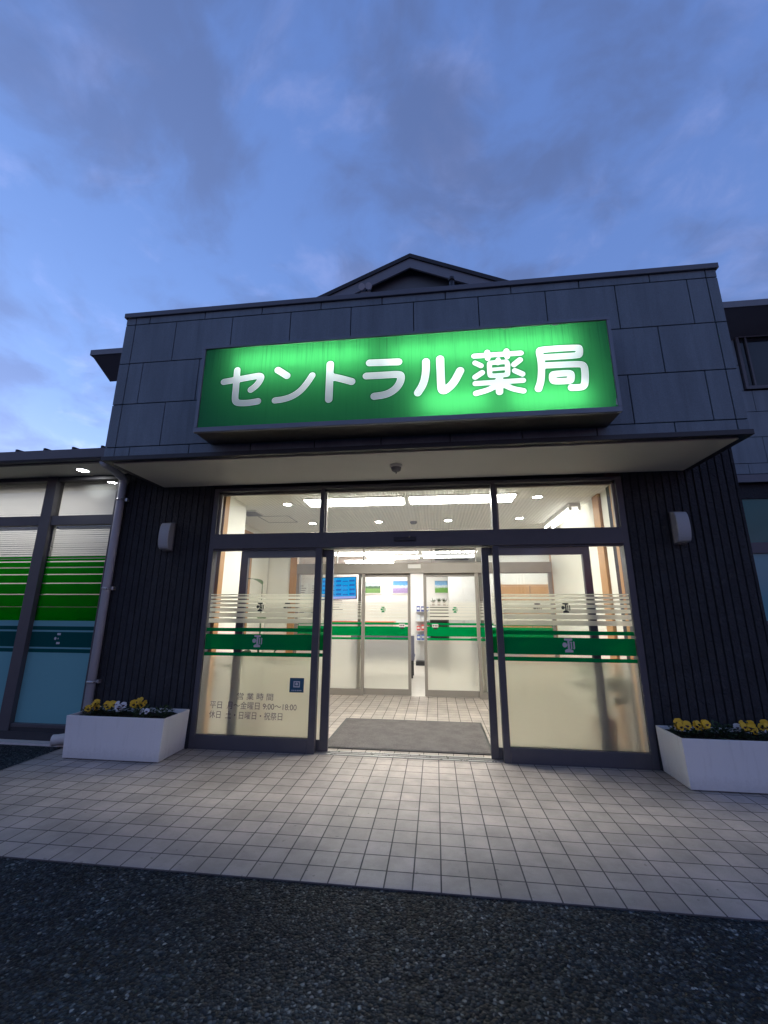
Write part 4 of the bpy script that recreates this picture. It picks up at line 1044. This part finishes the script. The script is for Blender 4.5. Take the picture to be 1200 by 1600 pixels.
o = thing('product_rack', 'white product rack seen between the inner doors', 'rack', (.15, 7.1, 0))
m = MB()
for x in (-.20, .54): m.box(x-.012, x+.012, 7.24, 7.27, 0, 1.62)
m.box(-.188, .528, 7.245, 7.26, 0, 1.6); m.build('back_panel', 'counter', o)
SH = (.62, .86, 1.10, 1.34)
for z in SH:
    m = MB(); m.box(-.188, .528, 7.0, 7.2445, z-.012, z); m.build('shelf', 'counter', o)
m = MB(); m.box(-.20, .54, 6.98, 7.2395, .0, .10); m.build('plinth', 'black', o)
cols = [('red', (.55, .06, .06)), ('white', (.75, .75, .75)), ('red', (.50, .04, .08)), ('blue', (.06, .12, .45))]
shelfname = ('lowest', 'second', 'third', 'top'); pals = [('blue', (.10, .16, .45)), ('red', (.60, .08, .08)), ('pale', (.65, .68, .72)), ('navy', (.05, .08, .28))]
alt = (.72, .74, .70)
for si, z in enumerate(SH):
    nm, cc = pals[si]
    ma = pbr('carton_'+nm, cc, .5, .2, 40); mb = pbr('carton_print_'+nm, alt, .5, .1, 40)
    base = None
    for k in range(6):
        x = -.165+.116*k; h = rng.uniform(.10, .16)
        m = MB(); m.box(x, x+.09, 7.04, 7.12, z+.0005, z+h)
        c = m.build('carton', ma, None, bevel=.002)
        tag(c, f'{nm} printed carton in the row on the {shelfname[si]} rack shelf', 'box', f'cartons on the {shelfname[si]} rack shelf')
        q = MB(); q.box(x+.012, x+.078, 7.0385, 7.0396, z+h*.35, z+h*.75); q.build('printed_label', mb, c)
o = thing('reception_counter', 'white reception counter with an orange top behind the inner doors', 'counter', (-1.6, 6.6, 0))
m = MB(); m.box(-3.2, -.72, 6.4, 6.95, 0, 1.05); m.build('body', 'counter', o, bevel=.004)
m = MB(); m.box(-3.22, -.70, 6.37, 6.97, 1.0505, 1.09); m.build('top', 'orange', o, bevel=.004)
o = thing('cabinet', 'tall white two door cabinet beside the meadow photograph', 'cabinet', (.99, 7.2, 0))
m = MB(); m.box(.68, 1.40, 6.86, 7.5, 0, 2.45); m.build('body', 'counter', o, bevel=.003)
for a, b in ((.685, 1.037), (1.043, 1.395)):
    m = MB(); m.box(a, b, 6.84, 6.8595, .06, 2.44); d = m.build('door', 'counter', o, bevel=.002)
    m = MB(); m.box(1.02 if a < .9 else 1.05, 1.03 if a < .9 else 1.06, 6.828, 6.8395, 1.0, 1.12); m.build('handle', 'steel', d)
o = thing('ceiling_grille', 'black grille set into the waiting room ceiling', 'vent', (.75, 5.6, ZW))
m = MB(); m.box(.35, 1.22, 5.0, 7.0, ZW-.02, ZW-.0005); m.build('panel', 'black', o)
o = thing('notice_board', 'pale notice board with papers behind the left inner panel', 'notice board', (-2.9, 5.5, 1.3))
m = MB(); m.box(-3.5, -2.45, 5.98, 6.02, 1.1, 2.15); m.build('board', 'counter', o); 
for k in range(6):
    x = -3.42+.34*(k % 3); z = 1.18+.48*(k//3)
    m = MB(); m.box(x, x+.25, 5.972, 5.9795, z, z+.36); pp = m.build('paper', 'paper', o)
    m = MB()
    for j in range(5): m.box(x+.03, x+.03+rng.uniform(.1, .19), 5.9705, 5.9717, z+.06+.055*j, z+.075+.055*j)
    m.build('print', 'grey_plastic', pp)
m = MB(); m.box(-3.45, -3.40, 5.99, 6.01, 0, 1.0995); m.box(-2.55, -2.50, 5.99, 6.01, 0, 1.0995); m.build('stand', 'steel', o)

o = thing('display_shelf', 'dark open shelf unit topped with leafy plants behind the right inner door', 'shelf', (.42, 6.6, 0))
m = MB(); m.box(.19, .215, 6.45, 6.75, 0, 1.5); m.box(.625, .65, 6.45, 6.75, 0, 1.5); m.box(.2155, .6245, 6.72, 6.745, 0, 1.5); m.build('side', 'dark_wood', o)
for z in (.05, .4, .75, 1.1, 1.475):
    m = MB(); m.box(.2155, .6245, 6.45, 6.7195, z, z+.02); m.build('shelf', 'dark_wood', o)
for k in range(3):
    x = .28+.14*k
    t = thing('tabletop_plant', ('spiky small plant at the picture end of the dark shelf top', 'middle small plant on top of the dark shelf unit', 'small plant on the dark shelf top beside the white cabinet')[k], 'plant', (x, 6.6, 1.4955), 'small plants on the dark shelf unit')
    m = MB(); m.lathe((x, 6.6), [(.0005, 1.496), (.035, 1.496), (.045, 1.56), (.0005, 1.555)], 14); m.build('pot', 'pot', t)
    m = MB()
    for q in range(26):
        a = rng.uniform(0, 6.28); d = Vector((math.cos(a)*.6, math.sin(a)*.6, rng.uniform(.2, 1.2))).normalized(); c = Vector((x, 6.6, 1.555)); L = rng.uniform(.07, .16); w = d.cross(Vector((0, 0, 1))).normalized()*.012
        m.face([c, c+d*L*.5+w, c+d*L, c+d*L*.5-w])
    m.build('foliage', 'plant_leaf', t, fix=False)
for (x, z, w, h, lab) in ((-2.62, 1.22, .40, .52, 'white notice sheet on the far wall below the hanging screen'), (-3.30, 1.25, .5, .36, 'wide pale notice on the far wall behind the notice board')):
    o = thing('wall_notice', lab, 'notice', (x, YB-.01, z))
    m = MB(); m.box(x, x+w, YB-.008, YB-.001, z, z+h); m.build('sheet', 'paper', o)
    m = MB()
    for j in range(7): m.box(x+.03, x+w-rng.uniform(.04, .2), YB-.0095, YB-.0085, z+.04+.06*j*h/.52, z+.06+.06*j*h/.52)
    m.build('print', 'grey_plastic', o)
